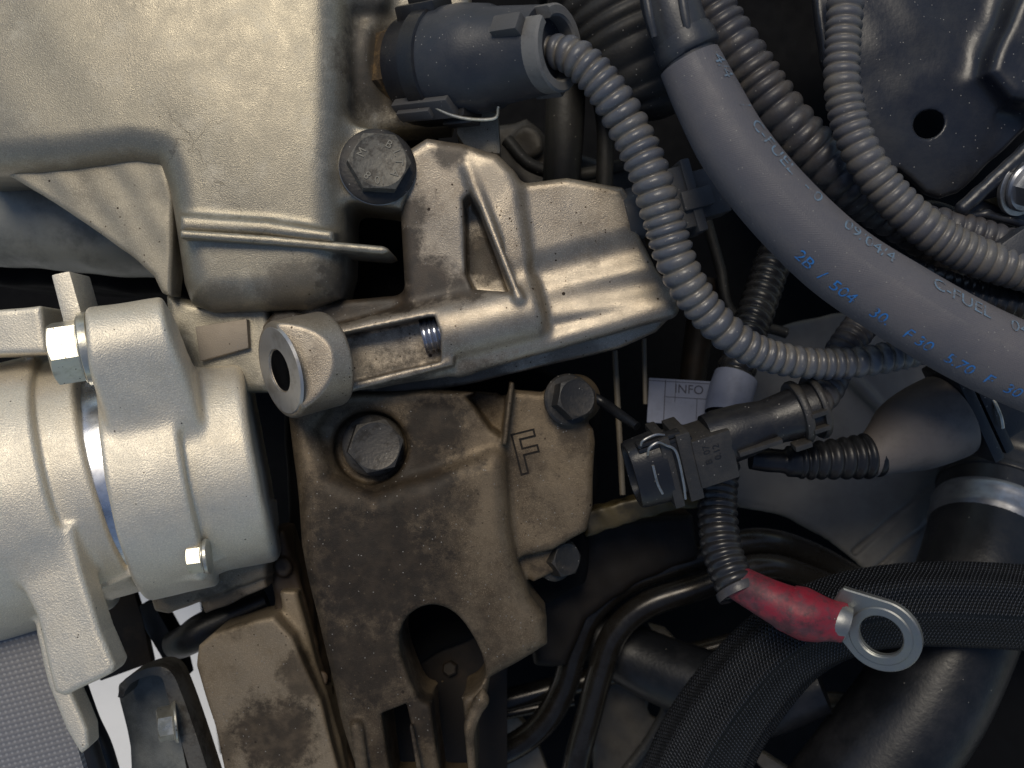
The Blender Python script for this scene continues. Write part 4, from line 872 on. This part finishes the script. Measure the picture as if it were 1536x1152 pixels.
for pts, lb_ in (([(975, 940), (1000, 946), (1050, 1000), (1030, 996), (990, 965)], 'pale tan sliver of chassis between bent pipe and braided sleeve'), ([(984, 1092), (1000, 1076), (1022, 1092), (996, 1124), (976, 1112)], 'small pale tan chassis tab low between bent pipe and dark sleeve'),
                 ([(1112, 1120), (1124, 1116), (1190, 1160), (1170, 1180)], 'pale tan chassis strip at the bottom edge under the braided sleeve'), ([(716, 1110), (770, 1070), (800, 1100), (830, 1180), (730, 1180)], 'tan chassis corner at bottom edge right of the mount arm')):
    v, f = px_prism(pts, -640, -600, 4); o = obj('chassis_tab', v, f, 'tan'); tag(o, lb_, 'chassis')
tube_ = root('wire_loop', V(1050, 1060, -430), 'thin pale wire loop in the dark between pipes and braided sleeve', 'wire'); tube('wire', [(1020, 1030, -430, 2.5), (1040, 1050, -430, 2.5), (1044, 1074, -430, 2.5), (1030, 1090, -430, 2.5)], 'tan', tube_, seg=8)

# ---- dark recess right of the mount arm: rods and rail
for x0, x1, y0, y1, r_r, lb_ in ((922, 934, 526, 742, 4.5, 'long thin tan metal rod standing in dark recess beside the plug'), (966, 968, 508, 606, 3.5, 'short thin metal rod in dark recess under the bracket wing')):
    r_ = root('thin_rod', V(x0, y0, -230), lb_, 'rod'); tube('rod', [(x0, y0, -230, r_r), ((x0 + x1) / 2, (y0 + y1) / 2, -228, r_r), (x1, y1, -226, r_r)], 'tan', r_, seg=10)
r_ = root('oily_rail', V(940, 770, -260), 'oily olive brown rail under the dangling plug', 'rail')
c = Cast(*bounds(860, 1120, 700, 830, -300, -210), 3); c.add(c.prism([(870, 770), (1000, 734), (1060, 730), (1060, 760), (1000, 768), (880, 806)], -290, -235, 6)); c.wobble(1.5, 30); c.obj('rail', 'rail', r_)
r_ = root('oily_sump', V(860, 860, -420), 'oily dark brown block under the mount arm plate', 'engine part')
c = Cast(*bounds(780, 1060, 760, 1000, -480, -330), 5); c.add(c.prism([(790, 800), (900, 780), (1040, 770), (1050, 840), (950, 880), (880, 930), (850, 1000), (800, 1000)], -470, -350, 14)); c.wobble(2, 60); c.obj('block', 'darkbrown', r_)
r_ = root('olive_tube', V(1080, 500, -330), 'dull olive tube leaning in the dark left of the black cable', 'tube'); tube('tube_wall', [(1060, 420, -340, 22), (1052, 480, -335, 22), (1040, 560, -330, 20), (1036, 620, -330, 20)], 'darkbrown', r_)
r_ = root('plug_lead', V(920, 610, -130), 'thin dark strap from black corner bolt to the dangling plug', 'strap'); tube('lead', [(880, 590, -110, 7), (905, 604, -110, 8), (930, 622, -80, 8), (956, 640, -50, 7)], 'rubber', r_, seg=10)

# ---- dim wiring deep in the gaps
for nm, pts, m_, lb_ in (
    ('deep_cable', [(1080, -40, -330, 9), (1130, 60, -320, 9), (1190, 140, -330, 9), (1240, 220, -340, 9)], 'duct', 'thin black cable in the dark between thick conduit and top edge conduit'),
    ('deep_cable', [(760, 210, -300, 10), (800, 250, -290, 10), (870, 262, -290, 10), (960, 240, -300, 10)], 'duct', 'thin dark cable crossing the gap below the upper sensor connector'),
    ('deep_cable', [(1060, 330, -300, 8), (1080, 400, -300, 8), (1100, 470, -290, 8), (1180, 500, -300, 8)], 'duct', 'thin dark cable in the gap between light conduit and lettered hose'),
    ('deep_cable', [(940, 1000, -470, 8), (1000, 1040, -460, 8), (980, 1100, -470, 8), (920, 1180, -480, 8)], 'duct', 'thin dark cable low in the gap right of the bent pipes'),
    ('deep_cable', [(1330, 320, -200, 9), (1400, 310, -190, 9), (1470, 340, -190, 9), (1560, 380, -190, 9)], 'duct', 'thin dark cable under the flanged bracket at the right edge'),
    ('deep_cable', [(1120, 960, -420, 12), (1200, 1040, -430, 12), (1290, 1060, -440, 12), (1400, 1150, -450, 12)], 'duct', 'dark cable in the hollow under the braided sleeve')):
    r_ = root(nm, V(*pts[1][:3]), lb_, 'cable'); tube('cable_wall', pts, m_, r_, seg=14)

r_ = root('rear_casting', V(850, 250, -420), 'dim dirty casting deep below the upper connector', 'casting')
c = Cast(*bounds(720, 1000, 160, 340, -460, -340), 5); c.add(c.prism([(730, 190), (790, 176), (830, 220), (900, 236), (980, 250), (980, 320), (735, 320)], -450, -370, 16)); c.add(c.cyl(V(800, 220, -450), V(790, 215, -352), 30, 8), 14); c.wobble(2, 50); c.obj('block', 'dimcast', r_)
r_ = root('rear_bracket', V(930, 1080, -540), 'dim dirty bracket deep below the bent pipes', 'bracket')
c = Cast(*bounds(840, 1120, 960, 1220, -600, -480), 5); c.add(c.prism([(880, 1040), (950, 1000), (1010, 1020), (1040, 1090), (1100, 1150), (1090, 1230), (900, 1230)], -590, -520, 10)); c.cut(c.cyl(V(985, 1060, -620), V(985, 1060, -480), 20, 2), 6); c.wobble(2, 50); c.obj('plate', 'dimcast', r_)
